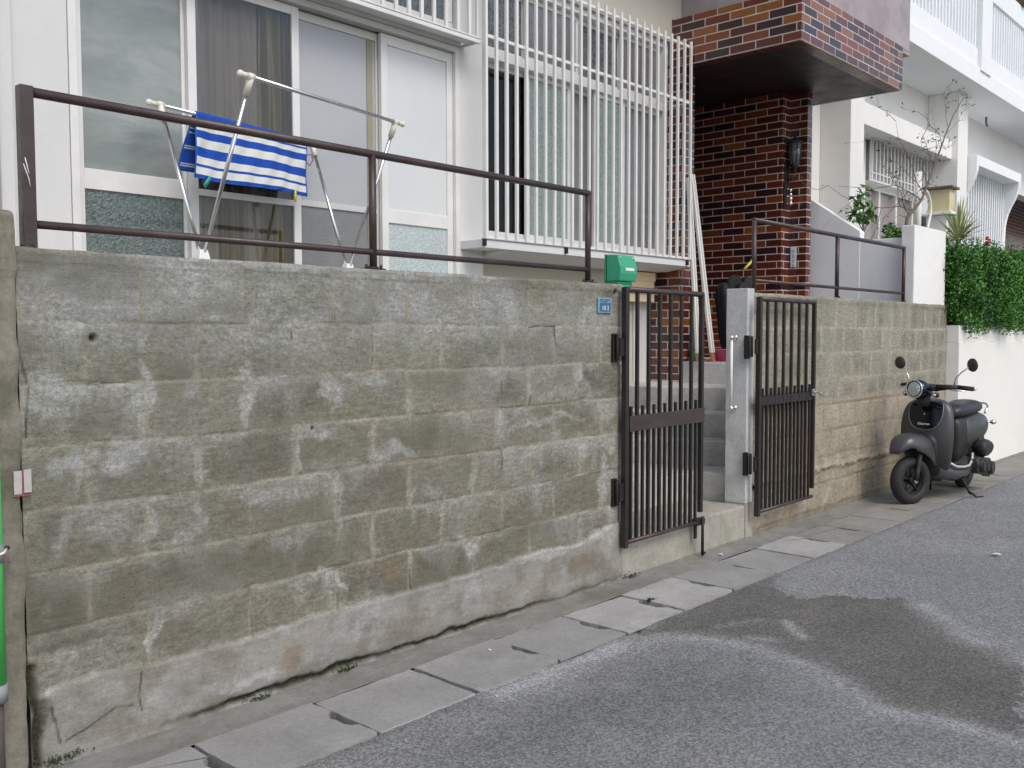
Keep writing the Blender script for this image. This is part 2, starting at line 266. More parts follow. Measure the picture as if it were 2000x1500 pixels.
# ------------------------------------------------------------------ mesh helpers
class MB:
    def __init__(s): s.v = []; s.f = []; s.sm = []
    def add(s, vs, fs, smooth=False):
        o = len(s.v); s.v += [tuple(p) for p in vs]; s.f += [tuple(i+o for i in f) for f in fs]; s.sm += [smooth]*len(fs); return s
    def box(s, a, b):
        x0, y0, z0 = a; x1, y1, z1 = b
        return s.add([(x0, y0, z0), (x1, y0, z0), (x1, y1, z0), (x0, y1, z0), (x0, y0, z1), (x1, y0, z1), (x1, y1, z1), (x0, y1, z1)],
                     [(0, 3, 2, 1), (4, 5, 6, 7), (0, 1, 5, 4), (1, 2, 6, 5), (2, 3, 7, 6), (3, 0, 4, 7)])
    def prism(s, poly, axis, lo, hi):
        """poly: 2-D points; axis 0/1/2 is the extrusion axis"""
        def P(a, b, c): return [(c, a, b), (a, c, b), (a, b, c)][axis]
        n = len(poly); vs = [P(a, b, lo) for a, b in poly]+[P(a, b, hi) for a, b in poly]
        return s.add(vs, [tuple(range(n))[::-1], tuple(range(n, 2*n))]+[(i, (i+1) % n, n+(i+1) % n, n+i) for i in range(n)])
    def tube(s, path, r, n=12, cap=True, closed=False, sq=False):
        path = [Vector(p) for p in path]; m = len(path); rs = r if isinstance(r, (list, tuple)) else [r]*m
        vs = []; prev = None
        for i, p in enumerate(path):
            if closed: t = path[(i+1) % m]-path[i-1]
            else: t = path[min(i+1, m-1)]-path[max(i-1, 0)]
            t.normalize()
            if prev is None:
                up = Vector((0, 0, 1)) if abs(t.z) < .9 else Vector((0, 1, 0)); a = t.cross(up).normalized()
            else: a = (prev-t*prev.dot(t)).normalized()
            b = t.cross(a); prev = a
            for k in range(n):
                th = 2*math.pi*(k+(.5 if sq else 0))/n; vs.append(p+(a*math.cos(th)+b*math.sin(th))*rs[i]*(1.414 if sq else 1))
        fs = [(i*n+k, i*n+(k+1) % n, ((i+1) % m)*n+(k+1) % n, ((i+1) % m)*n+k) for i in range(m if closed else m-1) for k in range(n)]
        s.add(vs, fs, not sq)
        if cap and not closed: s.f += [tuple(range(len(s.v)-len(vs), len(s.v)-len(vs)+n))[::-1], tuple(range(len(s.v)-n, len(s.v)))]; s.sm += [False, False]
        return s
    def rings(s, rings, cap=True, smooth=True, closed=False):
        n = len(rings[0]); m = len(rings); vs = [p for r in rings for p in r]; o = len(s.v)
        s.add(vs, [(i*n+k, i*n+(k+1) % n, ((i+1) % m)*n+(k+1) % n, ((i+1) % m)*n+k) for i in range(m if closed else m-1) for k in range(n)], smooth)
        if cap and not closed: s.f += [tuple(range(o, o+n))[::-1], tuple(range(o+(m-1)*n, o+m*n))]; s.sm += [smooth, smooth]
        return s
    def lathe(s, prof, c, ax=(0, 0, 1), n=24):
        ax = Vector(ax).normalized(); a = ax.orthogonal().normalized(); b = ax.cross(a); c = Vector(c)
        return s.rings([[c+ax*h+(a*math.cos(2*math.pi*k/n)+b*math.sin(2*math.pi*k/n))*max(r, 1e-4) for k in range(n)] for r, h in prof])
    def sphere(s, c, r, n=16, sc=(1, 1, 1)):
        c = Vector(c); m = n//2
        return s.rings([[c+Vector((sc[0]*r*math.sin(math.pi*i/m)*math.cos(2*math.pi*k/n), sc[1]*r*math.sin(math.pi*i/m)*math.sin(2*math.pi*k/n), sc[2]*r*math.cos(math.pi*i/m))) for k in range(n)] for i in range(1, m)])
    def build(s, name, mat, parent=None, bevel=0, subsurf=0, loc=None):
        me = bpy.data.meshes.new(name); me.from_pydata(s.v, [], s.f); me.polygons.foreach_set('use_smooth', s.sm)
        me.materials.append(MT[mat] if isinstance(mat, str) else mat); me.update()
        bm = bmesh.new(); bm.from_mesh(me); bmesh.ops.recalc_face_normals(bm, faces=bm.faces); bm.to_mesh(me); bm.free()
        o = bpy.data.objects.new(name, me); COL.objects.link(o)
        if bevel:
            b = o.modifiers.new('bevel', 'BEVEL'); b.width = bevel; b.segments = 2; b.limit_method = 'ANGLE'; b.angle_limit = R(40)
        if subsurf: q = o.modifiers.new('sub', 'SUBSURF'); q.levels = subsurf; q.render_levels = subsurf
        if parent is not None:
            o.parent = parent; L = parent.location
            if parent.parent is not None: L = L+parent.parent.location
            for v in me.vertices: v.co -= L
        return o
def tag(o, label=None, cat=None, group=None, kind=None):
    if label: o['label'] = label
    if cat: o['category'] = cat
    if group: o['group'] = group
    if kind: o['kind'] = kind
    return o
def thing(name, label, cat, loc=(0, 0, 0), group=None):
    o = bpy.data.objects.new(name, None); COL.objects.link(o); o.location = loc; o.empty_display_size = .1
    return tag(o, label, cat, group)
def bx(name, a, b, mat, parent=None, bevel=0): return MB().box(a, b).build(name, mat, parent, bevel)
def text(name, body, size, mat, M, parent=None, ext=.001, align='CENTER'):
    c = bpy.data.curves.new(name, 'FONT'); c.body = body; c.size = size; c.extrude = ext; c.align_x = align; c.align_y = 'CENTER'
    o = bpy.data.objects.new(name+'_tmp', c); COL.objects.link(o); dg = bpy.context.evaluated_depsgraph_get()
    me = bpy.data.meshes.new_from_object(o.evaluated_get(dg)); bpy.data.objects.remove(o); me.transform(M)
    if parent is not None: me.transform(Matrix.Translation(-(parent.location+(parent.parent.location if parent.parent is not None else Vector()))))
    me.materials.clear(); me.materials.append(MT[mat]); me.name = name
    q = bpy.data.objects.new(name, me); COL.objects.link(q)
    if parent is not None: q.parent = parent
    return q
FRONT = Matrix.Rotation(R(90), 4, 'X')         # text standing in a plane that faces -Y

# lattice noise on numpy arrays
_perm = rng.random((256, 256))
def vn(x, y):
    xi = np.floor(x).astype(int); yi = np.floor(y).astype(int); fx = x-xi; fy = y-yi; fx = fx*fx*(3-2*fx); fy = fy*fy*(3-2*fy)
    g = lambda a, b: _perm[a & 255, b & 255]
    return (g(xi, yi)*(1-fx)+g(xi+1, yi)*fx)*(1-fy)+(g(xi, yi+1)*(1-fx)+g(xi+1, yi+1)*fx)*fy
def fbm(x, y, o=5, g=.55):
    s = 0; a = 1; t = 0
    for i in range(o): s = s+a*vn(x*2**i+17*i, y*2**i+31*i); t += a; a *= g
    return s/t
def set_attr(me, name, a):
    at = me.attributes.new(name, 'FLOAT_VECTOR', 'POINT'); at.data.foreach_set('vector', np.ascontiguousarray(a, dtype=np.float32).ravel())
def grid_mesh(name, P, attrs, mat, parent=None, smooth=True):
    h, w = P.shape[:2]; me = bpy.data.meshes.new(name); idx = np.arange(h*w).reshape(h, w)
    F = np.stack([idx[:-1, :-1], idx[:-1, 1:], idx[1:, 1:], idx[1:, :-1]], -1).reshape(-1, 4)
    me.vertices.add(h*w); me.vertices.foreach_set('co', P.astype(np.float32).ravel())
    me.loops.add(F.size); me.loops.foreach_set('vertex_index', F.ravel().astype(np.int32))
    me.polygons.add(len(F)); me.polygons.foreach_set('loop_start', np.arange(0, F.size, 4, dtype=np.int32)); me.polygons.foreach_set('loop_total', np.full(len(F), 4, dtype=np.int32))
    me.polygons.foreach_set('use_smooth', np.full(len(F), smooth)); me.update(); me.validate()
    for k, a in attrs.items(): set_attr(me, k, a)
    me.materials.append(MT[mat]); o = bpy.data.objects.new(name, me); COL.objects.link(o)
    if parent is not None:
        o.parent = parent
        L = np.array(parent.location); P2 = P.reshape(-1, 3)-L; me.vertices.foreach_set('co', P2.astype(np.float32).ravel()); me.update()
    return o
GZ = -1.44
D_PALE = [(-0.125, -0.241, 0.072, 0.065, 1.0), (0.188, -0.054, 0.037, 0.061, 0.9), (0.205, -0.266, 0.026, 0.085, 1.1), (0.155, -0.435, 0.082, 0.049, 0.9), (-0.029, -0.439, 0.075, 0.034, 0.8), (-0.011, -0.504, 0.017, 0.068, 0.8), (-0.083, -0.663, 0.032, 0.058, 0.6), (0.069, -0.686, 0.079, 0.061, 0.6), (0.2, -0.68, 0.022, 0.057, 1.0), (0.326, -0.756, 0.069, 0.037, 0.6), (0.403, -0.691, 0.02, 0.065, 0.5), (0.612, -0.28, 0.026, 0.093, 1.1), (0.992, -0.281, 0.052, 0.058, 0.9), (0.678, -0.658, 0.104, 0.028, 0.7), (0.813, -0.659, 0.073, 0.024, 0.6), (1.016, -0.738, 0.018, 0.095, 0.8), (0.521, -0.416, 0.108, 0.019, 0.6), (0.897, -0.447, 0.113, 0.029, 0.7), (0.789, -0.839, 0.072, 0.028, 0.6), (0.395, -0.244, 0.028, 0.037, 0.6), (0.458, -0.048, 0.104, 0.037, 0.5), (0.874, -0.042, 0.15, 0.051, 0.5), (0.419, 0.051, 0.124, 0.046, 0.4), (0.805, 0.1, 0.121, 0.08, 0.5), (1.073, 0.107, 0.08, 0.052, 0.6), (0.142, 0.196, 0.165, 0.021, 0.5), (-0.1, -0.046, 0.081, 0.041, 0.6), (0.399, -0.528, 0.01, 0.065, 0.8), (0.806, -0.522, 0.014, 0.071, 1.0), (1.199, -0.517, 0.014, 0.076, 0.6), (1.303, -0.553, 0.103, 0.022, 0.9), (2.017, 0.054, 0.227, 0.032, 0.7), (1.881, -0.018, 0.293, 0.053, 0.6), (1.233, -0.227, 0.071, 0.026, 0.8), (1.845, -0.262, 0.106, 0.085, 0.5), (1.795, -0.666, 0.031, 0.061, 0.9), (2.637, -0.651, 0.049, 0.061, 1.0), (2.592, -0.264, 0.022, 0.071, 1.1), (2.311, -0.482, 0.251, 0.026, 0.7), (2.875, -0.453, 0.096, 0.043, 0.7), (2.876, -0.644, 0.072, 0.043, 0.8), (2.811, -0.857, 0.033, 0.12, 0.9), (1.775, -1.026, 0.062, 0.037, 1.0), (1.004, -1.055, 0.018, 0.047, 1.2), (0.93, -1.013, 0.103, 0.015, 1.0), (0.571, -1.341, 0.123, 0.014, 1.8), (0.216, -1.062, 0.019, 0.065, 1.1), (-0.124, -0.923, 0.016, 0.042, 0.6), (-0.101, -1.097, 0.049, 0.051, 0.4), (0.029, -1.237, 0.07, 0.07, 0.4), (1.114, -1.175, 0.139, 0.044, 0.5), (1.889, -1.218, 0.221, 0.037, 0.6), (2.831, -1.143, 0.194, 0.029, 1.0), (2.227, -1.165, 0.246, 0.021, 1.0), (1.526, -0.749, 0.063, 0.028, 0.5), (2.514, -0.358, 0.267, 0.027, 0.4), (2.075, -0.16, 0.192, 0.05, 0.4), (1.626, -0.151, 0.019, 0.07, 0.5), (1.595, -0.852, 0.019, 0.059, 0.5), (1.214, -0.908, 0.014, 0.077, 0.6), (2.409, -0.619, 0.021, 0.067, 0.6), (1.414, -0.349, 0.015, 0.063, 0.6), (1.409, -0.78, 0.015, 0.087, 0.7), (2.267, -0.009, 0.121, 0.026, 0.6), (0.466, -1.323, 0.129, 0.027, 0.7), (0.264, -1.341, 0.118, 0.037, 0.5), (0.853, -1.347, 0.152, 0.021, 0.5)]
D_DARK = [(-0.112, -0.926, 0.098, 0.075, 1.0), (-0.002, 0.151, 0.19, 0.058, 0.7), (0.495, 0.06, 0.084, 0.037, 0.6), (0.296, 0.056, 0.137, 0.036, 0.4), (1.185, 0.116, 0.097, 0.032, 0.5), (1.661, 0.175, 0.201, 0.035, 0.4), (-0.146, -0.985, 0.08, 0.017, 1.0), (-0.083, -1.034, 0.1, 0.014, 1.0), (-0.188, -0.81, 0.018, 0.098, 0.7), (0.037, -0.941, 0.105, 0.069, 0.5), (0.413, -0.909, 0.168, 0.075, 0.6), (0.764, -0.916, 0.196, 0.051, 0.5), (1.723, -0.248, 0.206, 0.071, 0.4), (1.13, 0.03, 0.137, 0.032, 0.5), (1.559, -0.52, 0.195, 0.058, 0.5), (0.862, -0.747, 0.151, 0.051, 0.4), (1.278, -1.459, 0.118, 0.027, 0.5), (1.586, -1.111, 0.165, 0.059, 0.5), (2.266, -1.027, 0.249, 0.037, 0.5), (2.556, 0.099, 0.109, 0.038, 0.4), (2.388, -0.14, 0.212, 0.047, 0.3), (-0.201, -1.287, 0.019, 0.083, 1.3), (0.03, -1.202, 0.043, 0.017, 0.4), (0.757, -1.292, 0.028, 0.051, 0.4), (2.648, -1.282, 0.114, 0.034, 0.5), (2.072, -1.202, 0.154, 0.046, 0.3)]
D_SKIRT = [(-0.167, -1.187), (0.031, -1.174), (0.189, -1.181), (0.407, -1.189), (0.603, -1.183), (0.855, -1.177), (1.005, -1.172), (1.408, -1.174), (1.809, -1.167), (2.054, -1.168), (2.262, -1.145), (2.598, -1.167), (3.01, -1.101)]
D_PATCH = [(2.239, -0.623), (2.363, -0.794), (2.475, -1.049), (2.475, -1.174), (2.423, -1.344), (2.336, -1.562), (2.155, -1.759), (2.159, -1.872), (2.2, -2.022), (2.214, -2.104), (2.151, -2.286), (3.09, -2.054), (3.175, -1.95), (3.251, -1.8), (3.442, -1.603), (3.678, -1.399), (3.674, -1.295), (3.546, -1.182), (3.467, -1.02), (3.311, -0.921), (3.349, -0.815), (3.456, -0.701), (3.702, -0.64), (3.391, -0.548)]
D_BORDER = [(1.402, -0.694), (1.703, -0.686), (1.984, -0.692), (2.209, -0.7), (2.35, -0.802), (2.456, -1.059), (2.394, -1.358), (2.308, -1.574), (2.108, -1.816), (2.176, -2.029), (2.151, -2.286)]
D_B2 = [(3.6, -1.452), (3.348, -1.68), (3.227, -1.807), (3.069, -2.059)]
D_LIGHT = [(3.682, -0.618), (4.481, -0.641), (4.156, -0.968), (3.552, -1.04), (3.357, -0.899)]
D_CRACK = [(0.224, -1.44), (0.361, -1.442), (0.528, -1.429), (0.754, -1.439), (1.11, -1.437), (1.396, -1.444), (1.632, -1.439), (1.924, -1.439), (2.431, -1.46), (3.028, -1.441)]

# ================================================================== GROUND
def seg_dist(px, py, pts, closed=False):
    d = np.full(px.shape, 1e9); n = len(pts)
    for i in range(n if closed else n-1):
        ax, ay = pts[i]; bx_, by = pts[(i+1) % n]; vx, vy = bx_-ax, by-ay; L = vx*vx+vy*vy+1e-12
        t = np.clip(((px-ax)*vx+(py-ay)*vy)/L, 0, 1); d = np.minimum(d, np.hypot(px-ax-t*vx, py-ay-t*vy))
    return d
def inside(px, py, pts):
    r = np.zeros(px.shape, bool); n = len(pts)
    for i in range(n):
        x1, y1 = pts[i]; x2, y2 = pts[(i+1) % n]
        if y1 == y2: continue
        c = ((y1 > py) != (y2 > py)) & (px < (x2-x1)*(py-y1)/(y2-y1)+x1); r ^= c
    return r
def sdf(px, py, pts): d = seg_dist(px, py, pts, True); return np.where(inside(px, py, pts), d, -d)
def axis(parts):
    out = []
    for a, b, s in parts: out += list(np.arange(a, b-1e-6, s))
    return np.array(out+[parts[-1][1]])
xs = axis([(-60, -3, 3), (-3, -.6, .15), (-.6, 6, .03), (6, 12, .08), (12, 24, .5), (24, 80, 4)])
ys = axis([(-60, -9, 3), (-9, -4, .25), (-4, -.6, .03)])
X, Y = np.meshgrid(xs, ys)
road_edge = -.595+.028*(fbm(xs*2.2, xs*0+3, 4)-.5)*2
Yr = Y.copy(); Yr[-1] = np.where((xs > -1) & (xs < 12), road_edge, -.6)
Z = GZ+.006*(fbm(X*1.3, Y*1.3, 4)-.5)+.003*(fbm(X*14, Y*14, 3)-.5)
Z[-1] -= .0; near = (X > -3) & (X < 14)
Z = np.where(near, Z, GZ)-.012*np.clip((Yr+.9)/.3, 0, 1)*0
pat = np.clip(sdf(X, Yr, D_PATCH), -.6, .6)
b = np.exp(-(seg_dist(X+.05*(fbm(X*6, Yr*6, 4)-.5), Yr, D_BORDER)/.075)**2)*np.clip(-.15+1.5*fbm(X*4, Yr*4, 4), 0, .8)
b = np.maximum(b, .8*np.exp(-(seg_dist(X, Yr, D_B2)/.08)**2)*np.clip(-.1+1.5*fbm(X*5, Yr*5, 4), 0, 1)); b = np.maximum(b, 1.5*np.exp(-((seg_dist(X+.05*(fbm(X*9, Yr*9, 4)-.5), Yr+.05*(fbm(X*9+9, Yr*9, 4)-.5), [(1.30, -.63), (2.05, -.65)]))/.075)**2))
for (p, q, r_, k) in [((2.9, -1.05), (2.72, -1.22), .03, .8), ((2.55, -1.05), (2.6, -1.14), .03, .7), ((2.6, -.85), (2.85, -.95), .02, .4)]: b = np.maximum(b, k*np.exp(-(seg_dist(X, Yr, [p, q])/r_)**2))
lt = (sdf(X, Yr, D_LIGHT) > 0)*.55+.35*np.exp(-((Yr+.75)/.15)**2)*(X > 3.4)
dk = np.exp(-(((X-1.75)/.55)**2+((Yr+1.15)/.33)**2))*.75+.5*np.exp(-(((X-1.1)/.4)**2+((Yr+.95)/.16)**2))
dk = np.maximum(dk, .5*np.exp(-((Yr+.605)/.02)**2))
road = grid_mesh('road', np.stack([X, Yr, Z], -1), {'sa': np.stack([pat, b, lt], -1), 'sb': np.stack([dk, dk*0, dk*0], -1)}, 'asphalt'); tag(road, kind='structure')

# pavement: cement strip along the wall foot, thin outer strip, trench floor under the cover slabs
xs = axis([(-3, 9, .03), (9, 16, .1)]); ys = np.linspace(.02, -.198, 12); X, Y = np.meshgrid(xs, ys)
Z = GZ+.004+.010*(fbm(X*3, Y*9, 5)-.5)+.010*np.clip((Y+.06)/.08, 0, 1)*fbm(X*4, Y*6+9, 4)
pv = grid_mesh('pavement', np.stack([X, Y, Z], -1), {}, 'cement'); tag(pv, kind='structure')
m = MB(); m.box((-3, -.60, GZ-.075), (16, -.195, GZ-.07)); m.box((-3, -.6, GZ-.07), (16, -.592, GZ-.006)); tag(m.build('trench', 'dark'), kind='structure')
m = MB(); m.box((-60, .3, GZ-.06), (80, 60, GZ-.05)); tag(m.build('ground', 'soil'), kind='structure')

def slab(i, x0, x1, slot, mat, label):
    y0, y1 = -.590, -.200; g = .0085 if i < 9 else .0045; nx, ny = 14, 11; r_ = random.Random(i)
    xa, xb = x0+g, x1-g; top = GZ+.006+r_.uniform(-.003, .003); tilt = r_.uniform(-.010, .010)
    # outline with an optional lifting notch in the right-hand edge, and chipped edges
    out = []
    def edge(p, q, n, j=.004):
        for k in range(n):
            t = k/n; out.append((p[0]+(q[0]-p[0])*t+r_.uniform(-j, j)*(p[0] == q[0])*1., p[1]+(q[1]-p[1])*t+r_.uniform(-j, j)*(p[1] == q[1])))
    edge((xa, y0), (xb, y0), 12)
    if slot: 
        ym = (y0+y1)/2-.01
        edge((xb, y0), (xb, ym-.075), 4, .003); out.extend([(xb, ym-.085), (xb-.022, ym-.072), (xb-.036, ym-.045), (xb-.032, ym), (xb-.040, ym+.035), (xb-.026, ym+.070), (xb, ym+.085)]); edge((xb, ym+.075), (xb, y1), 4, .003)
    else: edge((xb, y0), (xb, y1), 9)
    edge((xb, y1), (xa, y1), 12); edge((xa, y1), (xa, y0), 9)
    m = MB(); m.prism([(x, y) for x, y in out], 2, -.055, 0); m.v = [(x, y, z+top+(x-xa)*tilt) for x, y, z in m.v]
    o = m.build('drain_cover', mat, bevel=.004); return tag(o, label, 'drain cover', 'concrete drain covers along the kerb')
LB = {-1: 'drain cover nearest the bottom left corner of the photo', 0: 'drain cover below the yellowish patch of the wall foot, with broken notched ends',
      1: 'long drain cover with one plain end, below the left part of the block wall',
      2: 'drain cover ending at a weathered notch below the middle of the block wall', 3: 'drain cover between two notched joints, with chalky asphalt beside its outer edge',
      4: 'whitish drain cover beside the chalky corner of the dark asphalt patch', 5: 'drain cover with a weed in its near notch, left of the doorstep',
      6: 'smooth drain cover just left of the drop bolt of the gate', 7: 'drain cover directly in front of the right end of the closed gate leaf', 8: 'pale drain cover outlined by thin joints in front of the doorstep',
      9: 'drain cover in front of the gatepost foot', 10: 'drain cover below the folded-back gate leaf', 11: 'worn drain cover just past the folded-back gate leaf', 12: 'worn drain cover left of the scooter, with a long dark notch',
      13: 'drain cover right in front of the scooter front wheel', 14: 'drain cover under the scooter front wheel', 15: 'drain cover under the scooter footboard', 16: 'drain cover under the scooter stand', 17: 'drain cover under the scooter rear wheel',
      18: 'first drain cover behind the scooter rear wheel', 19: 'second drain cover behind the scooter, along the cream wall', 20: 'drain cover at the right edge of the photo along the cream wall'}
x = .24-.495; i = -1
while i < 21:
    slab(i, x, x+.495, i in (-1, 0, 2, 3, 4, 5, 6, 8, 9, 11, 12, 14, 16), 'slab_worn' if i in (4, 5, 8) else ('slab' if i < 9 else 'slab_dirty'), LB[i]); x += .495; i += 1

# ================================================================== BLOCK WALLS
def masonry(name, X0, X1, zt, T, res, mat, left, label):
    xs = np.arange(X0, X1+1e-6, (X1-X0)/round((X1-X0)/res)); z0 = GZ-.06
    zf = np.linspace(z0, zt-.012, int(round((zt-z0)/res))); ytop = np.linspace(.006, T-.006, 12); zb = np.linspace(zt-.012, z0, 14)
    # profile runs up the front, over the top, down the back
    V = np.concatenate([zf, np.full(12, zt), zb]); Yp = np.concatenate([np.zeros(len(zf)), ytop, np.full(14, T)])
    X, Vz = np.meshgrid(xs, V); _, Y = np.meshgrid(xs, Yp); nf = len(zf); isf = (np.arange(len(V)) < nf)[:, None]&np.ones_like(X, bool)
    row = np.floor(-Vz/.2+1e-6)                       # course 0 starts below z = 0
    hw = .4
    wob = .022*(fbm(X*5, Vz*5, 5)-.5)
    # upper courses
    if left: lowmask = np.zeros_like(X)
    else: lowmask = (Vz < -.545)*1.
    wl = np.where(lowmask > 0, .31, .4)
    shift = np.where((row % 2) == 0, 0, .5); shift = np.where(row < 0, .5, shift)
    xx = X+wob*1.3; cell = xx/wl+np.where(left, shift, shift+.1*row); fx = cell-np.floor(cell); dx = np.minimum(fx, 1-fx)*wl
    vv = Vz+.011*(fbm(X*2.3+40, Vz*.3, 3)-.5)*2+.007*(fbm(X*13, Vz*9, 4)-.5)*2; fz = (-vv/.2)-np.floor(-vv/.2); dz = np.minimum(fz, 1-fz)*.2
    dz = np.where(Vz > .1, 1., dz); dx = np.where(Vz > zt-.055, 1., dx)
    cid = (np.floor(cell)*37+row*101).astype(int); blk = _perm[cid & 255, (cid*7) & 255]
    jw = .004+.007*fbm(X*6+3, Vz*6, 3)
    joint = np.maximum(np.exp(-(dz/jw)**2), 1.1*np.exp(-(dx/(jw*1.3))**2))*np.clip(-.40+2.3*fbm(X*2.6+8, Vz*3.1, 5), 0.12, 1.0)
    # smeared render skirt at the foot
    if left: sx, sz = zip(*D_SKIRT); top = np.interp(X, sx, sz)
    else: top = np.full_like(X, -1.10)
    top = top+.016*(fbm(X*9, X*0+5, 5)-.5)*2
    sk = np.clip((top-Vz)/.012+.5, 0, 1) if left else np.zeros_like(X)
    if not left: sk = np.exp(-((Vz-top-.02*fbm(X*7, X*0, 3))/.02)**2)*.9
    joint = joint*(1-np.clip(sk, 0, 1)); blk = np.where(sk > .5, .5, blk)
    pale = np.zeros_like(X); dark = np.zeros_like(X); rust = np.zeros_like(X); crack = np.zeros_like(X)
    wx = X+.075*(fbm(X*9, Vz*9, 5)-.5)*2; wz = Vz+.075*(fbm(X*9+50, Vz*7, 5)-.5)*2
    tt = fz*.2; n1 = np.clip(fbm(X*2.6+5, row*3.7+X*.3, 4)*3.4-1.45, 0, 1); n2 = fbm(X*11+31, row*5.1+Vz*1.5, 4)
    drip = n1*np.clip(1.15-tt/(.012+.15*n2*n2*2), 0, 1)*(row >= 0)*(np.clip(1-sk, 0, 1)); vst = np.clip(1.1-dx/(.010+.05*fbm(X*5, Vz*2.2+row, 3)**2*2), 0, 1)*np.clip(fbm(X*2+71, row*2.9, 3)*3.2-1.5, 0, 1)*np.clip(1.3-tt/.16, 0, 1)*(row >= 0)*np.clip(1-sk, 0, 1)
    if left: pale = np.maximum(1.0*drip, .95*vst)
    if left:
        for (cx, cz, rx, rz, k) in D_PALE:
            e = ((wx-cx)/max(rx*1.15, .012))**2+((wz-cz)/(rz*1.15))**2; pale = np.maximum(pale, min(k, 1.25)*np.clip(1.3-e*.8, 0, 1)**1.3)
        for (cx, cz, rx, rz, k) in D_DARK:
            e = ((wx-cx)/(rx*1.3))**2+((wz-cz)/(rz*1.3))**2; dark = np.maximum(dark, k*np.clip(1.15-e*.6, 0, 1))
        pale = np.maximum(pale, .9*np.exp(-((Vz-top+.006)/.010)**2)*(X > -.16)*np.clip(fbm(X*5, X*0, 3)*2-.4, 0, 1))
        for (cx, cz, rx, rz, k) in [(.755, -1.285, .05, .05, .7), (2.6, -1.27, .09, .05, .6), (1.28, -1.06, .06, .03, .5), (.17, -1.25, .03, .04, .4), (2.2, -1.33, .1, .04, .3)]:
            rust = np.maximum(rust, k*np.exp(-((wx-cx)/rx)**2-((wz-cz)/rz)**2))
        pale = np.maximum(pale, .80*np.clip((Vz+.24)/.25, 0, 1)*np.clip(fbm(X*2.2+33, Vz*3.5, 5)*3.6-1.15, 0, 1))
        pale = np.maximum(pale, .5*np.clip(fbm(X*3+13, Vz*5+7, 5)*4-2.35, 0, 1)); dark = np.maximum(dark, .55*np.clip(fbm(X*3+90, Vz*6, 5)*4-2.3, 0, 1))
        cr = np.interp(X, *zip(*D_CRACK))+.020
        crack = np.exp(-((Vz-cr-.016*(fbm(X*11, X*0, 5)-.5)*2-.004)/(.005+.012*fbm(X*8+5, X*0, 4)))**2)*np.clip((X-.2)/.2, 0, 1)*np.clip((2.6-X)/.8, .25, 1)*np.clip(-.1+2.0*fbm(X*5, Vz*20, 4), 0, 1)
        hairs = np.zeros_like(X)
        for pts, w in [([(.603, -1.19), (.602, -1.08)], .0035), ([(1.404, -1.17), (1.402, -1.08)], .0035), ([(1.008, -1.17), (1.006, -1.11)], .003), ([(2.40, 0), (2.405, -.07), (2.412, -.11)], .005), ([(2.2, -.01), (2.27, .0), (2.4, -.004)], .0035), ([(2.195, -.405), (2.21, -.355), (2.205, -.39)], .004),
                       ([(-.19, -1.42), (-.185, -1.25), (-.2, -1.18), (-.196, -1.1)], .012), ([(-.12, -1.36), (-.13, -1.3), (-.14, -1.24)], .004), ([(-.19, -.36), (-.18, -.2), (-.2, -.1)], .0035), ([(.0, -.203), (.1, -.2), (.17, -.202)], .0025), ([(1.2, -.03), (1.205, -.12), (1.2, -.17)], .003), ([(.8, -.03), (.8, -.06)], .003), ([(2.0, -.6), (2.0, -.7)], .003), ([(2.0, -.27), (2.0, -.33)], .003),
                       ([(-.1, -1.36), (0, -1.33), (.07, -1.30), (.13, -1.31)], .003), ([(.16, -1.2), (.15, -1.28), (.16, -1.34)], .003)]:
            e_ = np.exp(-(seg_dist(X+.010*(fbm(X*30, Vz*30, 3)-.5), Vz+.008*(fbm(X*26+9, Vz*30, 3)-.5), pts)/max(w, .0028))**2)*np.clip(.35+fbm(X*20, Vz*20, 3), 0, 1)
            if w > .006: crack = np.maximum(crack, e_)
            else: hairs = np.maximum(hairs, e_*.95)
        hair = np.exp(-((dz-.006)/.0035)**2)*np.clip(fbm(X*4+60, Vz*9, 4)*5-2.9, 0, 1)*(Vz < 0.1)*(1-sk); hairs = np.maximum(hairs, .55*hair)
        hair = np.exp(-((dx-.005)/.0035)**2)*np.clip(fbm(X*8+20, Vz*5, 4)*5-2.9, 0, 1)*(1-sk); hairs = np.maximum(hairs, .45*hair)
        for cx, cz, rr in [(.03, .055-.105, .010), (.893, -.415, .005), (2.93, .19, .012)]: crack = np.maximum(crack, np.exp(-(((X-cx)**2+(Vz-cz)**2)/rr**2)))
        crack = np.clip(crack*1.5, 0, 1); moss = np.exp(-((Vz-cr-.02)/.028)**2)*np.clip((X-.3)/.3, 0, 1)*1.0; dark = np.maximum(dark, moss*fbm(X*6, Vz*6))
    else:
        lowj = lowmask*np.maximum(np.exp(-(dz/.007)**2), np.exp(-(dx/.006)**2)); crack = .42*lowj*np.clip(.3+fbm(X*5, Vz*5, 3), 0, 1); joint = joint*(1-lowmask); crack = np.maximum(crack, .8*np.exp(-((Vz+1.095-.015*(fbm(X*7, X*0, 3)-.5))/.012)**2)*np.clip(fbm(X*30, Vz*30, 3)*4-1.6, 0, 1)*(X > 5.2))
        st = np.clip(fbm(X*13, Vz*1.1, 3)*2.6-1.2, 0, 1)*np.clip((Vz+.62)/.1, 0, 1); pale = np.maximum(st*.5, .6*np.maximum(drip, vst)*(1-lowmask))
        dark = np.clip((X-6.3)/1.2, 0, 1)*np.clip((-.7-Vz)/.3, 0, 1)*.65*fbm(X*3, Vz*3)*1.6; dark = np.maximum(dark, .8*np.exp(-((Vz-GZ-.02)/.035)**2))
        rust = .5*np.exp(-((Vz-GZ-.09)/.05)**2)*np.clip(fbm(X*3, X*0, 3)*3-1.2, 0, 1)*(X < 5.6)
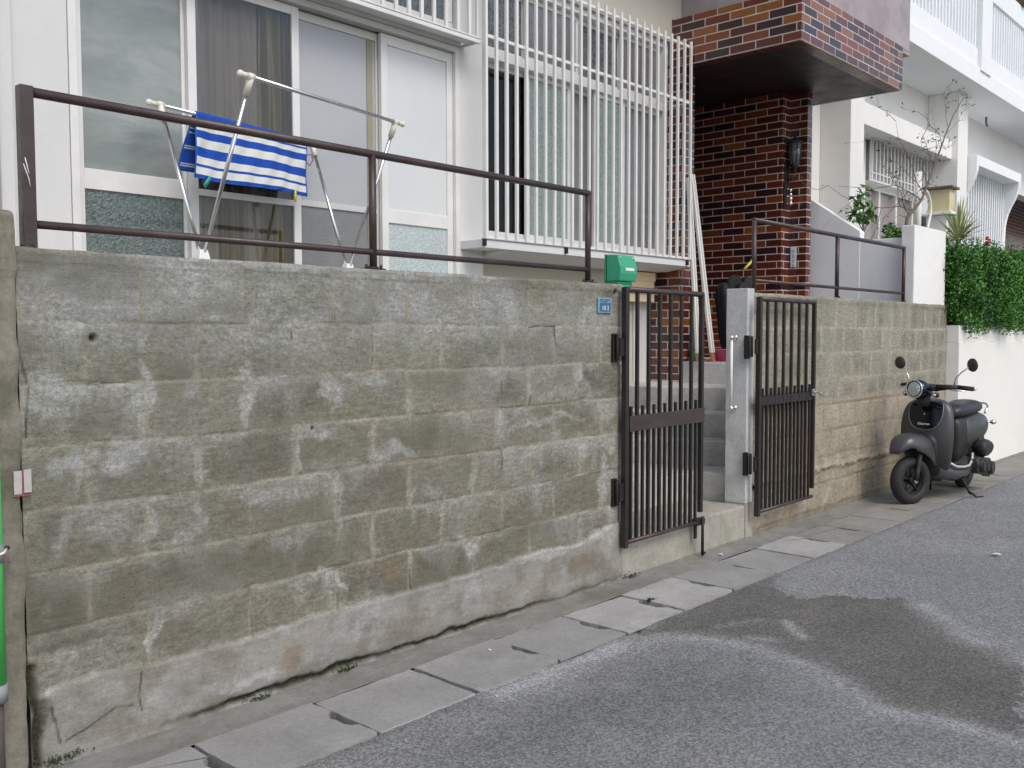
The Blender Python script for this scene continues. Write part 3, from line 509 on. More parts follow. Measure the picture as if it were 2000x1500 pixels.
    dark = np.maximum(dark, .45*np.clip((Vz-zt+.11)/.1, 0, 1)*np.clip(fbm(X*4+9, Vz*8, 4)*3-1.3, 0, 1)*isf)
    tan = np.where(lowmask > 0, .85, 0)*np.clip((-.5-Vz)/.08, 0, 1) if not left else np.zeros_like(X)
    tan = np.maximum(tan, np.clip(fbm(X*1.2+70, Vz*1.5, 3)*2.4-1.3, 0, .6))
    rough = (fbm(X*30, Vz*30, 3)-.5)*.0035+(fbm(X*7, Vz*7, 3)-.5)*.006
    deep = crack.copy(); crack = np.maximum(crack, hairs) if left else crack
    out = -.0025*joint*1.2+.0045*(blk-.5)+rough+.014*sk-.020*np.clip(deep if left else crack, 0, 1)
    if not left: out += .02*sk*fbm(X*18, Vz*18, 2)
    cap = np.clip((Vz-zt+.05)/.01, 0, 1)*isf; out = out+.006*cap*fbm(X*3, X*0)
    P = np.stack([X, Y-np.where(isf, out, 0), Vz], -1)
    rt = (fbm(X*5, Y*20, 4)-.5)*.010
    P[..., 2] = np.where((Yp > 0)[:, None] & (Yp < T)[:, None], zt+rt, P[..., 2]); P[nf-1, :, 1] -= .0
    A = np.stack([pale, dark, joint], -1); B = np.stack([blk*(sk < .5)*1., np.clip(sk, 0, 1) if left else sk*.4, tan], -1); cen = np.clip(np.minimum((dx+.02*(fbm(X*12, Vz*12, 4)-.5)*2-.012)/.055, (dz+.02*(fbm(X*12+60, Vz*12, 4)-.5)*2-.012)/.035), 0, 1)*(1-np.clip(sk, 0, 1))*np.clip(-.05+1.3*_perm[(cid*3) & 255, (cid*11) & 255], .1, 1)*(1-.8*lowmask)
    cen = cen*(1-np.clip(pale*1.2, 0, 1)); C = np.stack([rust, crack, cen], -1)
    o = grid_mesh(name, P, {'sa': A, 'sb': B, 'sc': C}, mat)
    for xe in (X0+.002, X1-.002):       # closed ends
        pass
    return tag(o, label, 'wall')
LX0, LX1 = -.205, 2.992
wl = masonry('block_wall', LX0, LX1, .235, .15, .0055, 'blocks', True, 'long weathered grey concrete block wall with whitish streaks, left of the gate')
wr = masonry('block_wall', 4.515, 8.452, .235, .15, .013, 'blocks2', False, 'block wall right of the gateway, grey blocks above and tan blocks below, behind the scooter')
bx('wall_end', (LX1-.012, .004, GZ), (LX1+.006, .149, .226), 'pillar', wl, .003)
bx('wall_end', (8.44, .004, GZ), (8.449, .149, .228), 'sill_concrete', wr)
# smooth concrete gatepost
def rough_box(name, a, b, mat, parent=None, amp=.003, res=.03, bevel=.004):
    bm = bmesh.new(); bmesh.ops.create_cube(bm, size=1); 
    d = [b[i]-a[i] for i in range(3)]; c = [(a[i]+b[i])/2 for i in range(3)]
    for v in bm.verts: v.co = Vector([v.co[i]*d[i]+c[i] for i in range(3)])
    for ax in range(3):
        n = int(min(60, d[ax]/res))
        if n > 1:
            for k in range(1, n):
                p = a[ax]+d[ax]*k/n; co = [0, 0, 0]; no = [0, 0, 0]; co[ax] = p; no[ax] = 1
                bmesh.ops.bisect_plane(bm, geom=bm.verts[:]+bm.edges[:]+bm.faces[:], plane_co=co, plane_no=no)
    bm.normal_update()
    vs = list(bm.verts); P = np.array([v.co[:] for v in vs]); w = (fbm(P[:, 0]*9+P[:, 1]*9, P[:, 2]*9, 4)-.5)*2*amp
    for v, q in zip(vs, w): v.co += v.normal*float(q)
    me = bpy.data.meshes.new(name); L = Vector(parent.location) if parent is not None else Vector()
    for v in bm.verts: v.co -= L
    bm.to_mesh(me); bm.free(); me.materials.append(MT[mat]); o = bpy.data.objects.new(name, me); COL.objects.link(o)
    if bevel: bb = o.modifiers.new('bevel', 'BEVEL'); bb.width = bevel; bb.segments = 2; bb.limit_method = 'ANGLE'; bb.angle_limit = R(50)
    if parent is not None: o.parent = parent
    return o
gp = rough_box('gatepost', (4.42, -.004, -1.20), (4.516, .156, .262), 'pillar'); tag(gp, 'smooth pale concrete gatepost with a white grab rail, beside the steps', 'gatepost')
rough_box('post_foot', (4.42, -.008, GZ), (4.517, .158, -1.203), 'sill_concrete', gp, .004)
h = thing('handrail', 'short upright white grab rail with chrome ends on the gatepost', 'handrail', (4.40, .085, -.30))
MB().tube([(4.375, .088, -.545), (4.375, .088, -.075)], .0095).build('bar', 'plastic_clean', h)
for z in (-.07, -.55):
    MB().sphere((4.374, .088, z), .019, 14).tube([(4.374, .088, z), (4.419, .088, z)], .008).lathe([(.0, 0), (.021, 0), (.023, .004), (.016, .010)], (4.419, .088, z), (-1, 0, 0), 18).build('bracket', 'chrome', h)
# weathered post at the far left
xs = np.arange(-3, -.196, .02)
o = rough_box('old_wall', (-3.2, -.016, GZ-.05), (-.207, .16, .345), 'old_post', amp=.014, res=.03, bevel=.014); tag(o, 'rough eroded concrete wall end at the left edge of the photo, beside the green pipe', 'wall')
m = MB().box((-.236, -.0195, -.535), (-.2125, -.017, -.462)).box((-.2065, -.0195, -.532), (-.184, -.017, -.460)); st = m.build('sticker', 'pale_sticker'); tag(st, 'faded pair of small pinkish stickers on the old concrete wall', 'sticker')
MB().box((-.237, -.0205, -.541), (-.180, -.0185, -.537)).box((-.2113, -.0205, -.537), (-.2087, -.0185, -.465)).build('printed_line', 'sticker_red', st)
pp = thing('green_pipe', 'bright green sleeved pipe with grey collars at the left edge', 'pipe', (-.285, -.055, GZ))
GXp = -.319
MB().tube([(GXp, -.058, -1.10), (GXp, -.058, -.325)], .030, 20).build('sleeve', 'green_pole', pp)
for z0, z1, r_ in ((-.325, -.29, .032), (-1.155, -1.10, .033), (-.725, -.672, .0335)): MB().tube([(GXp, -.058, z0), (GXp, -.058, z1)], r_, 20).build('collar', 'grey_pipe', pp)
MB().tube([(GXp, -.058, -1.46), (GXp, -.058, -1.155)], .020, 16).build('pipe_end', 'dark_pipe', pp)
MB().tube([(-.35, -.085, -.703), (-.32, -.093, -.70), (-.295, -.085, -.697), (-.277, -.06, -.690)], .004, 8).build('wire', 'plastic_clean', pp); MB().sphere((-.274, -.058, -.688), .0075, 10).build('wire_tip', 'black', pp)
# street number plate on the block wall
pl = thing('number_plate', 'small faded blue plate with white numerals on the block wall near the gate', 'sign', (2.82, -.006, .115))
MB().box((2.757, -.010, .072), (2.879, -.004, .156)).build('plate', 'plate_blue', pl, .002)
MB().box((2.772, -.0125, .082), (2.868, -.0105, .128)).build('panel', 'plate_blue_dark', pl)
text('numerals', '10 2', .034, 'ink_white', Matrix.Translation((2.818, -.0135, .098)) @ FRONT @ Matrix.Diagonal((1.1, 1, 1, 1)), pl, .0006)
MB().box((2.775, -.0125, .143), (2.80, -.0105, .148)).box((2.81, -.0125, .143), (2.862, -.0105, .148)).box((2.775, -.0125, .134), (2.84, -.0105, .138)).build('small_print', 'plate_blue_dark', pl)

# ---- doorstep and stairs
sl = rough_box('doorstep', (2.992, .003, GZ-.03), (4.435, .47, -1.212), 'sill_concrete', amp=.005, bevel=.012); tag(sl, 'low concrete doorstep block filling the foot of the gateway', 'step')
st = thing('steps', 'grey concrete steps rising to the brick porch behind the gate', 'steps', (4.8, .9, -1.21))
def step(poly, z0, z1, mat='steps'):
    m = MB(); m.prism(poly, 2, z0, z1); m.build('step', mat, st, .008)
step([(3.06, .465), (4.50, .43), (4.50, .20), (8, .20), (8, 2.9), (3.06, 2.9)], -1.44, -1.026)
step([(4.53, 1.72), (4.53, 1.02), (4.82, .48), (4.95, .22), (8, .22), (8, 2.9), (4.53, 2.9)], -1.03, -.842)
step([(4.86, 1.72), (4.80, 1.06), (5.03, .60), (5.2, .24), (8, .24), (8, 2.9), (4.86, 2.9)], -.85, -.658)
step([(5.15, 1.72), (5.10, 1.15), (5.32, .77), (5.5, .26), (8, .26), (8, 2.9), (5.15, 2.9)], -.66, -.474)
step([(5.79, 1.38), (5.79, .28), (7.2, .28), (7.2, 2.9), (6.02, 2.9), (6.02, 1.38)], -.48, -.29, 'pillar')
bx('inner_ground', (-.9, .16, GZ-.02), (3.05, 1.9, -.12), 'sill_concrete', st) if False else None
tr = bx('terrace', (-3, .16, -1.40), (3.05, 1.5, -.10), 'sill_concrete'); tag(tr, kind='structure')
g2 = bx('yard', (5.2, .16, -1.2), (7.55, .95, -.45), 'sill_concrete') if False else None

# ================================================================== HOUSE
FY = 1.5
H = thing('house', 'white house with sliding glass doors, barred window and brick porch behind the block wall', 'house', (3.0, 1.6, -.29))
m = MB()
m.box((-3.0, FY, -.3), (.60, 1.66, 3.4))                 # left of the doors
m.box((3.195, FY, -.3), (3.42, 1.70, 3.4))               # pier between doors and window
m.box((.60, FY, 2.78), (3.195, 1.66, 3.4))               # above the transom
m.box((.60, FY+.002, -.3), (3.195, 1.66, -.06))
m.build('wall', 'white_wall', H, .004)
m = MB(); m.box((3.42, FY+.003, 2.50), (5.80, 1.70, 3.4)); m.box((5.80, FY+.003, 2.70), (6.02, 1.70, 3.4)); m.build('upper_wall', 'cream_wall', H)
m = MB(); m.box((3.42, 1.72, -.50), (5.796, 1.80, .53)); m.build('lower_wall', 'cream_wall', H)
m = MB(); m.box((3.42, 1.712, -.86), (5.80, 1.80, -.502)).box((5.80, 1.39, -.475), (6.02, 1.80, -.456)); m.build('plinth', 'pillar', H)
m = MB(); m.box((5.53, 1.700, -.498), (5.796, 1.719, .52)); 
for i in range(3): m.box((5.56+i*.08, 1.694, -.498), (5.575+i*.08, 1.6995, .52))
m.build('vertical_panel', 'white_wall', H, .002)
MB().box((.27, 1.455, -.3), (.335, 1.4995, 3.4)).build('corner_strip', 'white_wall', H, .006)
MB().tube([(.225, 1.43, -.3), (.225, 1.43, 3.4)], .035, 20).build('downpipe', 'white_wall', H)
MB().box((-3, .75, 3.42), (5.94, 1.499, 3.56)).build('added_shade_slab', 'white_wall', H, .005)  # unseen overhang added to shade the wall and door tops
# interior rooms
m = MB(); m.box((.3, 4.2, -.1), (5.7, 4.25, 2.9)).box((.25, 1.70, -.1), (.3, 4.2, 2.9)).box((3.30, 1.71, -.1), (3.34, 4.2, 2.9)).box((5.70, 1.81, -.1), (5.75, 4.2, 2.9)).box((.3, 1.70, 2.80), (5.7, 4.2, 2.85))
m.build('room', 'room', H); bx('room_floor', (.3, 1.67, -.09), (3.29, 4.2, -.062), 'room_dark', H)
# sliding doors: outer frame, four panels, tracks
zb, zt = -.06, 1.885; y0 = 1.515
m = MB(); m.box((.602, y0-.02, zb), (.642, y0+.125, zt)).box((3.155, y0-.02, zb), (3.193, y0+.125, zt)).box((.642, y0-.02, zt-.035), (3.155, y0+.125, zt)).box((.642, y0-.02, zb), (3.155, y0+.125, zb+.03))
m.build('door_frame', 'alu_white', H, .002)
MB().box((.60, 1.485, zt+.002), (3.195, 1.60, zt+.07)).box((.60, 1.47, zt+.072), (3.21, 1.60, zt+.092)).build('door_header', 'alu', H, .002)
MB().box((.66, 1.50, zt-.043), (3.14, 1.53, zt-.036)).build('track', 'alu_grey', H)
def panel(x0, x1, yy, gl_up, gl_lo, sw=.045, mr=(.69, .765), mat='alu_white', extra=None, tw=.05):
    p = MB(); zz0, zz1 = zb+.032, zt-.045
    p.box((x0, yy, zz0), (x0+sw, yy+.03, zz1)).box((x1-sw, yy, zz0), (x1, yy+.03, zz1)).box((x0+sw, yy, zz1-tw), (x1-sw, yy+.03, zz1)).box((x0+sw, yy, mr[0]), (x1-sw, yy+.03, mr[1])).box((x0+sw, yy, zz0), (x1-sw, yy+.03, zz0+.07))
    d = p.build('sliding_door', mat, H, .0025)
    if gl_up: MB().box((x0+sw-.002, yy+.012, mr[1]-.002), (x1-sw+.002, yy+.017, zz1-tw+.002)).build('upper_pane', gl_up, d)
    if gl_lo: MB().box((x0+sw-.002, yy+.012, zz0+.068), (x1-sw+.002, yy+.017, mr[0]+.002)).build('lower_pane', gl_lo, d)
    return d
d1 = panel(.645, 1.255, y0+.045, 'glass_wavy_reflection', 'glass_hammered', mr=(.675, .775)); d1['label'] = 'leftmost sliding door with wavy reflections painted into its glass'
d2 = panel(1.228, 1.925, y0+.008, 'clear', 'clear', sw=.048, mr=(.70, .735)); d2['label'] = 'sliding door showing the dark room and curtains'
d3 = panel(1.885, 2.565, y0+.045, 'glass_frost_grey', 'glass_mid_grey', sw=.045, mr=(.715, .75), mat='alu'); d3['label'] = 'sliding door with grey frosted glass behind a fly screen'

d4 = panel(2.535, 3.153, y0+.008, 'glass_frost_white', 'glass_pattern_pale', sw=.052, mr=(.665, .75), tw=.065); d4['label'] = 'rightmost sliding door with white frosted glass above patterned glass'
MB().box((1.26, y0+.042, zb+.05), (1.31, y0+.062, zt-.05)).build('meeting_stile', 'alu_grey', H)
MB().box((2.455, y0+.052, zb+.05), (2.50, y0+.0555, zt-.05)).build('edge_stripe', simple('beige_strip', (.30, .28, .20), .5), d3)
MB().box((3.02, y0+.0195, .76), (3.045, y0+.0225, 1.72)).build('tape', 'yellow', d4) if False else None
# curtains inside; grey cloths added to lighten the dark rooms
def curtain(name, x0, x1, y, zlo, zhi, mat, par, folds=9, amp=.03):
    n = 90; P = np.zeros((12, n, 3))
    for j in range(12):
        z = zlo+(zhi-zlo)*j/11
        for i in range(n):
            t = i/(n-1); P[j, i] = (x0+(x1-x0)*t, y+amp*math.sin(t*folds*6.283+.5*math.sin(z*2))+.01*math.sin(t*50+z), z)
    return grid_mesh(name, P, {}, mat, par)
curtain('curtain', 1.72, 1.92, 1.62, -.05, 1.85, 'curtain', H, 3); curtain('curtain', 1.25, 1.80, 1.64, -.05, 1.85, 'room_lightener', H, 2.3, .012); curtain('curtain', 1.46, 1.60, 1.615, -.05, .95, 'curtain', H, 2, .006)
curtain('curtain', 3.48, 4.12, 1.74, .66, 1.9, 'room_lightener', H, 4, .015)  # cloth added to brighten the dark gap behind the sash
# transom windows and their cage
m = MB(); m.box((.602, 1.56, 1.98), (3.193, 1.62, 2.06)).box((.602, 1.56, 2.70), (3.193, 1.62, 2.78))
for x in (.602, 1.24, 1.90, 2.22, 2.55, 3.135): m.box((x, 1.555, 2.06), (x+.05, 1.615, 2.70))
t1 = m.build('transom_window', 'alu_white', H, .002)
MB().box((.64, 1.585, 2.06), (3.14, 1.59, 2.70)).build('pane', 'glass_pattern_dark', t1)
g = MB().box((.55, 1.33, 1.885), (3.235, 1.35, 1.91)).box((.55, 1.33, 1.915), (3.235, 1.485, 1.925)).box((3.22, 1.35, 1.89), (3.235, 1.5, 1.91)).box((.55, 1.33, 2.78), (3.235, 1.35, 2.81)).box((.55, 1.331, 1.885), (.566, 1.349, 2.80)).build('transom_grille', 'alu_white', H, .002)
x = .60; k = 0
while x < 3.23:
    MB().box((x, 1.332, 1.925), (x+.024, 1.348, 2.78)).build('bar', 'alu_white', g); x += .105 if x < 3.1 else .12; k += 1
MB().box((3.216, 1.352, 1.925), (3.234, 1.37, 2.78)).build('bar', 'alu_white', g)
# main window
wy = 1.60; wz0, wz1, wt = .655, 2.45, 1.90
wf = MB()
wf.box((3.42, wy-.06, wz0-.06), (5.796, wy+.08, wz0)).box((3.42, wy-.06, wz1), (5.796, wy+.08, wz1+.047)).box((3.42, wy-.06, wz0), (3.465, wy+.08, wz1)).box((5.75, wy-.06, wz0), (5.796, wy+.08, wz1)).box((3.465, wy-.06, wt), (5.75, wy+.08, wt+.065))
wf = wf.build('window', 'alu_white', H, .002)
MB().box((3.42, wy-.085, wz0-.085), (5.796, wy-.062, wz0-.03)).build('sill_track', 'alu_white', wf)
def sash(x0, x1, z0, z1, yy, gmat, sw=.035):
    p = MB().box((x0, yy, z0), (x0+sw, yy+.025, z1)).box((x1-sw, yy, z0), (x1, yy+.025, z1)).box((x0+sw, yy, z1-sw), (x1-sw, yy+.025, z1)).box((x0+sw, yy, z0), (x1-sw, yy+.025, z0+sw*1.3)).build('sash', 'alu_white', H, .002)
    if gmat: MB().box((x0+sw-.001, yy+.009, z0+sw), (x1-sw+.001, yy+.014, z1-sw+.001)).build('pane', gmat, p)
    return p
sash(3.47, 4.06, wz0+.002, wt-.002, wy+.02, 'clear'); sash(3.98, 4.50, wz0+.002, wt-.002, wy-.01, 'glass_pattern_green'); sash(4.46, 4.82, wz0+.002, wt-.002, wy+.02, 'glass_mid_grey'); sash(4.78, 5.20, wz0+.002, wt-.002, wy-.03, 'glass_pattern_green'); sash(5.16, 5.748, wz0+.002, wt-.002, wy-.01, 'glass_mid_grey')
sash(3.47, 4.0, wt+.067, wz1-.002, wy+.02, 'glass_pattern_dark'); sash(3.97, 4.60, wt+.067, wz1-.002, wy-.01, 'glass_mid_grey'); sash(4.58, 5.20, wt+.067, wz1-.002, wy+.02, 'glass_pattern_dark'); sash(5.17, 5.748, wt+.067, wz1-.002, wy-.01, 'glass_mid_grey')
c = curtain('curtain', 4.72, 5.15, wy+.016, .72, 1.86, 'room_lightener', H, 6, .002) if False else None
bxx = MB().box((3.50, 1.645, .66), (3.92, 1.70, .97)).build('storage_crate', MT['khaki'], None); tag(bxx, 'yellowish crate standing inside behind the left end of the barred window', 'crate')
# window ledge
ld = MB().box((3.20, 1.285, .535), (5.775, 1.51, .592)); ld.box((3.42, 1.56, .535), (5.77, 1.72, .59)); ld.prism([(1.30, .534), (1.72, .534), (1.72, .50), (1.50, .50)], 0, 3.425, 5.77)
ld = ld.build('window_ledge', 'white_wall', H, .003)
MB().box((3.195, 1.275, .592), (5.79, 1.30, .598)).build('ledge_strip', 'alu_grey', ld)
for x in (3.19, 4.05, 5.70): MB().box((x, 1.262, .545), (x+.02, 1.284, .59)).build('ledge_clip', 'rust_black', ld)
# security grille with its bars
g = MB(); 
for z in (.598, 1.93, 2.405): g.box((3.225, 1.300, z), (5.79, 1.318, z+.022))
g.box((3.226, 1.301, .60), (3.236, 1.317, 2.42)).box((3.225, 1.318, 2.41), (3.24, 1.5, 2.427)).box((5.775, 1.318, 2.41), (5.79, 1.5, 2.427)).box((5.775, 1.318, 1.935), (5.79, 1.5, 1.95)).box((5.775, 1.318, .602), (5.79, 1.5, .62))
g = g.build('window_grille', 'alu_white', H, .0015); nb = 26
for i in range(nb):
    x = 3.235+(5.772-3.235)*i/(nb-1); b = .0108
    MB().box((x-b, 1.279, .592), (x+b, 1.2995, 2.455)).build('bar', 'alu_white', g, .0015)
# brick pillar, porch walls, canopy
MB().box((5.80, 1.39, -.455), (6.0, 1.72, 2.276)).build('brick_pillar', 'brick', H, .002)
MB().prism([(7.2, 3.0), (7.2, 1.145), (7.35, 1.145), (7.35, .965), (7.448, .965), (7.448, 3.0)], 2, -.44, 2.276).build('brick_wall', 'brick', H, .002)
m = MB(); m.box((5.999, 1.721, -.29), (6.03, 2.9, 2.276)).box((6.03, 2.86, -.29), (7.198, 2.9, 2.276)); m.build('porch_inner_wall', 'brick', H)
MB().box((6.25, 2.83, -.289), (7.05, 2.859, 1.85)).build('front_door', 'soffit', H, .004)
t_ = .02
m = MB(); z0, z1 = 2.278, 2.688
m.box((5.80, .30, z0), (7.955, .30+t_, z1)).box((5.80, .30+t_, z0), (5.80+t_, 1.50, z1)).box((7.955-t_, .30+t_, z0), (7.955, 1.50, z1)); can = m.build('canopy', 'brick', H, .0015)
# tile returns under the edge of the canopy, each tile turned a quarter
m = MB(); x = 5.825
while x < 7.93: m.box((x, .322, z0-.001), (x+.062, .43, z0+.012)); x += .0705
y = .44
while y < 1.45: m.box((5.822, y, z0-.001), (5.93, y+.062, z0+.012)); y += .0705
m.build('edge_tiles', simple('edge_tile', (.10, .035, .022), .3, 0, .5, 30), can)
MB().box((5.822, .321, z0+.004), (7.934, 3.0, z0+.03)).build('soffit', 'soffit', can)
MB().box((5.95, .325, 2.69), (8.20, .45, 4.2)).box((5.95, .45, 2.69), (6.07, 1.50, 4.2)).box((8.08, .45, 2.66), (8.20, 1.5, 4.2)).box((6.07, .45, 2.69), (8.08, 1.5, 2.72)).box((7.958, .325, 2.655), (8.20, .45, 2.689)).build('balcony_parapet', 'mauve', H, .006)
MB().box((5.75, 1.7, 2.312), (8.2, 3.0, 4.2)).build('upper_block', 'cream_wall', H)
# porch lamp, bell, name plate, umbrella-like bundle, boards
L = thing('wall_lantern', 'black wall lantern on the brick corner of the porch', 'lantern', (7.27, 1.145, 1.55)); lx, ly = 7.275, 1.055
MB().lathe([(.0, .26), (.012, .25), (.010, .21), (.03, .20), (.075, .165), (.082, .155), (.07, .150), (.0, .15)], (lx, ly, 1.63), n=8).lathe([(.0, -.14), (.018, -.13), (.012, -.10), (.035, -.07), (.045, -.045), (.0, -.04)], (lx, ly, 1.63), n=8).build('cap', 'black', L)
MB().lathe([(.048, -.045), (.066, .15)], (lx, ly, 1.63), n=8).build('glass', 'lantern_glass', L)
m = MB(); 
for k in range(8): a = 2*math.pi*k/8; m.tube([(lx+.049*math.cos(a), ly+.049*math.sin(a), 1.585), (lx+.068*math.cos(a), ly+.068*math.sin(a), 1.782)], .004, 6)
m.tube([(lx, 1.143, 1.47), (lx, 1.10, 1.43), (lx, ly, 1.48)], .012, 8).box((lx-.035, 1.128, 1.37), (lx+.035, 1.1445, 1.62)); m.build('bracket', 'black', L)
B = thing('door_bell', 'small black bracket with a hanging white bell ornament under the lantern', 'bell', (7.26, 1.10, 1.15))
MB().box((7.215, 1.125, 1.16), (7.255, 1.1445, 1.40)).tube([(7.235, 1.12, 1.37), (7.25, 1.085, 1.38), (7.255, 1.08, 1.35)], .005, 6).build('back_plate', 'black', B, .002)
m = MB(); 
for i, z in enumerate((1.335, 1.295, 1.255, 1.21)): m.sphere((7.255, 1.085, z), .016+.003*i, 10)
m.build('bell', 'chrome', B)
P_ = thing('name_plate', 'narrow pale vertical name plate on the brick porch corner', 'sign', (7.40, 1.0, .7))
MB().box((7.3395, 1.062, .60), (7.349, 1.118, .795)).build('plate', 'name_plate', P_, .001)
sd_ = Matrix(((0, 0, -1, 7.3385), (-1, 0, 0, 1.09), (0, 1, 0, .70), (0, 0, 0, 1)))
for i, ch in enumerate('XXXX'[:0]): pass
m = MB()
for i in range(4):      # four blurred written characters, one above another
    z = .775-i*.048
    m.box((7.3375, 1.075, z-.010), (7.3393, 1.105, z-.006)).box((7.3375, 1.088, z-.034), (7.3393, 1.092, z-.011)).box((7.3375, 1.078, z-.024), (7.3393, 1.087, z-.020)).box((7.3375, 1.093, z-.030), (7.3393, 1.104, z-.026))
m.build('characters', 'ink_grey', P_)
for (a, b, lab) in (((5.74, 1.17, -.285), (5.87, 1.365, 1.32), 'left of two pale boards leaning against the brick pillar'), ((5.93, 1.14, -.285), (5.935, 1.37, 1.36), 'right of two pale boards leaning against the brick pillar')):
    a, b = Vector(a), Vector(b); w = Vector((.028, 0, 0)); dpt = Vector((0, .012, .0))
    m = MB(); rg = lambda p, k=1: [p-w*k-dpt, p+w*k-dpt, p+w*k*.45-dpt*.2, p+w*k*.45+dpt, p-w*k*.45+dpt, p-w*k*.45-dpt*.2]
    a2 = a+(b-a)*.045; m.rings([[p for p in (q-w-dpt, q+w-dpt, q+w+dpt, q-w+dpt)] for q in (a2, b)], smooth=False)
    m.rings([[q-w*.28-dpt*2.1, q+w*.28-dpt*2.1, q+w*.28-dpt*1.02, q-w*.28-dpt*1.02] for q in (a2+(b-a)*.001, b-(b-a)*.002)], smooth=False)
    o = m.build('leaning_board', 'pole_wood', bevel=.002); tag(o, lab, 'board', 'boards leaning on the porch')
    MB().rings([[q-w*.9-dpt*.9, q+w*.9-dpt*.9, q+w*.9+dpt*.9, q-w*.9+dpt*.9] for q in (a, a2)], smooth=False).build('rusty_end', 'copper', o)
bs = MB().lathe([(.0, 0), (.13, .0), (.165, .10), (.172, .105), (.160, .10), (.125, .012), (.0, .012)], (6.12, 1.10, -.287), n=32); bs = bs.build('wash_basin', 'pink'); tag(bs, 'pink plastic basin on the porch floor beside the gatepost', 'basin')
mt_ = MB().box((5.80, .80, -.289), (6.25, 1.3, -.2835)).build('door_mat', 'pink'); tag(mt_, 'flat pinkish mat on the edge of the porch floor', 'mat')
gb = MB().lathe([(.0, 0), (.05, .0), (.062, .09), (.055, .09), (.045, .01), (.0, .01)], (5.93, 1.30, -.287), n=20).build('plant_pot', 'dark_green'); tag(gb, 'small dark green pot between the brick pillar and the boards', 'pot')
MB().sphere((5.93, 1.30, -.13), .055, 12, (1, 1, 1.8)).build('bottle', 'glass_pattern_dark', gb)
# dark bundle hung on a stand inside the porch
ub = thing('umbrella_stand', 'dark bundle of umbrellas with a yellow tag against the brick porch wall', 'umbrella stand', (6.4, 1.2, -.29))
m = MB(); ux, uy = 6.40, 1.20
for i, (dx, dy, hh) in enumerate(((0, 0, .88), (.10, .05, .84), (-.09, .04, .80), (.05, -.07, .86), (-.04, -.09, .80), (.14, -.03, .81))):
    m.rings([[Vector((ux+dx*t+(1+.25*math.sin(3*a+i))*.75*rr*math.cos(a), uy+dy*t+(1+.25*math.sin(3*a+i))*.6*rr*math.sin(a), -.30+z*.94)) for a in [2*math.pi*k/14 for k in range(14)]] for t, rr, z in ((.6, .05, 0), (.8, .10, .25), (1.0, .11, hh*.6), (1.1, .12, hh*.78), (1.2, .09, hh*.90), (1.2, .05, hh*.95), (1.2, .01, hh*.955))])
m.build('folded_umbrella', 'cloth_dark', ub)
MB().tube([(ux-.10, uy-.15, .53), (ux-.04, uy-.17, .58), (ux+.03, uy-.18, .64)], .012, 8).build('yellow_tag', 'yellow', ub)
MB().tube([(ux+.02, uy-.19, .46), (ux+.02, uy-.2, .40)], .008, 6).build('buckle', 'plastic_white', ub)

# ---- letter boxes
gm = thing('letter_box', 'small green plastic letter box behind the wall end by the gate', 'letter box', (3.25, .22, .24))
x0, x1 = 3.205, 3.375
MB().prism([(.175, .27), (.165, .315), (.165, .355), (.19, .425), (.27, .43), (.27, .27)], 0, x0, x1).build('lid', 'green_box', gm, .006)
MB().prism([(.19, .20), (.182, .268), (.268, .268), (.268, .20)], 0, x0-.004, x1-.028).build('body', 'dark_green', gm, .004); MB().prism([(.186, .255), (.178, .212), (.182, .206), (.192, .25)], 0, x0+.01, x1-.05).build('lip', 'green_box', gm)
MB().box((x0-.004, .272, .20), (x1+.012, .282, .43)).box((x1-.004, .2, .30), (x1+.004, .27, .40)).build('back_plate', 'dark_green', gm, .002)
MB().box((x0+.048, .1625, .332), (x0+.135, .1655, .349)).build('name_label', 'plastic_clean', gm)
m = MB(); 
for x in (x0+.02, x1-.03): m.tube([(x, .185, .415), (x+.005, .178, .405), (x+.015, .182, .412)], .0035, 6)
m.build('hook', 'chrome', gm)
MB().tube([(3.29, .28, -.9), (3.29, .28, .40)], .012, 8).build('stake', 'grey_pipe', gm)
cm = thing('letter_box', 'cream metal letter box on the house wall left of the brick pillar', 'letter box', (5.5, 1.6, .27))
MB().box((5.33, 1.60, .235), (5.70, 1.695, .475)).build('body', 'cream_box', cm, .006)
MB().box((5.325, 1.592, .415), (5.705, 1.5995, .492)).build('flap', 'cream_box', cm, .003); MB().box((5.35, 1.596, .30), (5.67, 1.5995, .304)).box((5.35, 1.596, .355), (5.67, 1.5995, .357)).build('seam', 'dark_cap', cm)

# ================================================================== RAILINGS
def railing(label, posts, top, bot, x0, x1, rt, rb, zt_, zb_, zbase, sq0=False):
    t = thing('railing', label, 'railing', (posts[0], .07, zbase))
    MB().tube([(x0, .07, zt_), (x1, .07, zt_-.010)], rt, 16).build('top_rail', 'rail_paint', t)
    MB().tube([(x0+.01, .07, zb_), (x1, .07, zb_-.006)], rb, 16).build('lower_rail', 'rail_paint', t)
    for i, x in enumerate(posts):
        top_ = zt_-.010*(x-x0)/(x1-x0)
        sq = sq0 and i == 0
        p = (MB().box((x-.021, .049, zbase-.01), (x+.021, .091, top_+rt)) if sq else MB().tube([(x, .07, zbase-.01), (x, .07, top_)], rt*.98, 16)).build('post', 'rail_paint', t, .003 if sq else 0)
        m = MB().lathe([(.0, .012), (rt*1.35, .012), (rt*1.5, 0), (rt*1.5, -.006)], (x, .07, zbase), n=16)
        if i > 0:
            m.box((x-.05, .045, zbase-.004), (x+.05, .095, zbase+.004))
            for s_ in (-1, 1): m.lathe([(.0, .022), (.004, .020), (.008, .006), (.008, 0)], (x+s_*.04, .066, zbase), n=8)
        m.build('base_plate', 'rust_black', p)
    return t
r1 = railing('brown painted pipe railing on top of the left block wall', [-.138, 1.268, 2.768], 0, 0, -.145, 2.775, .0165, .0135, .733, .315, .238, True)
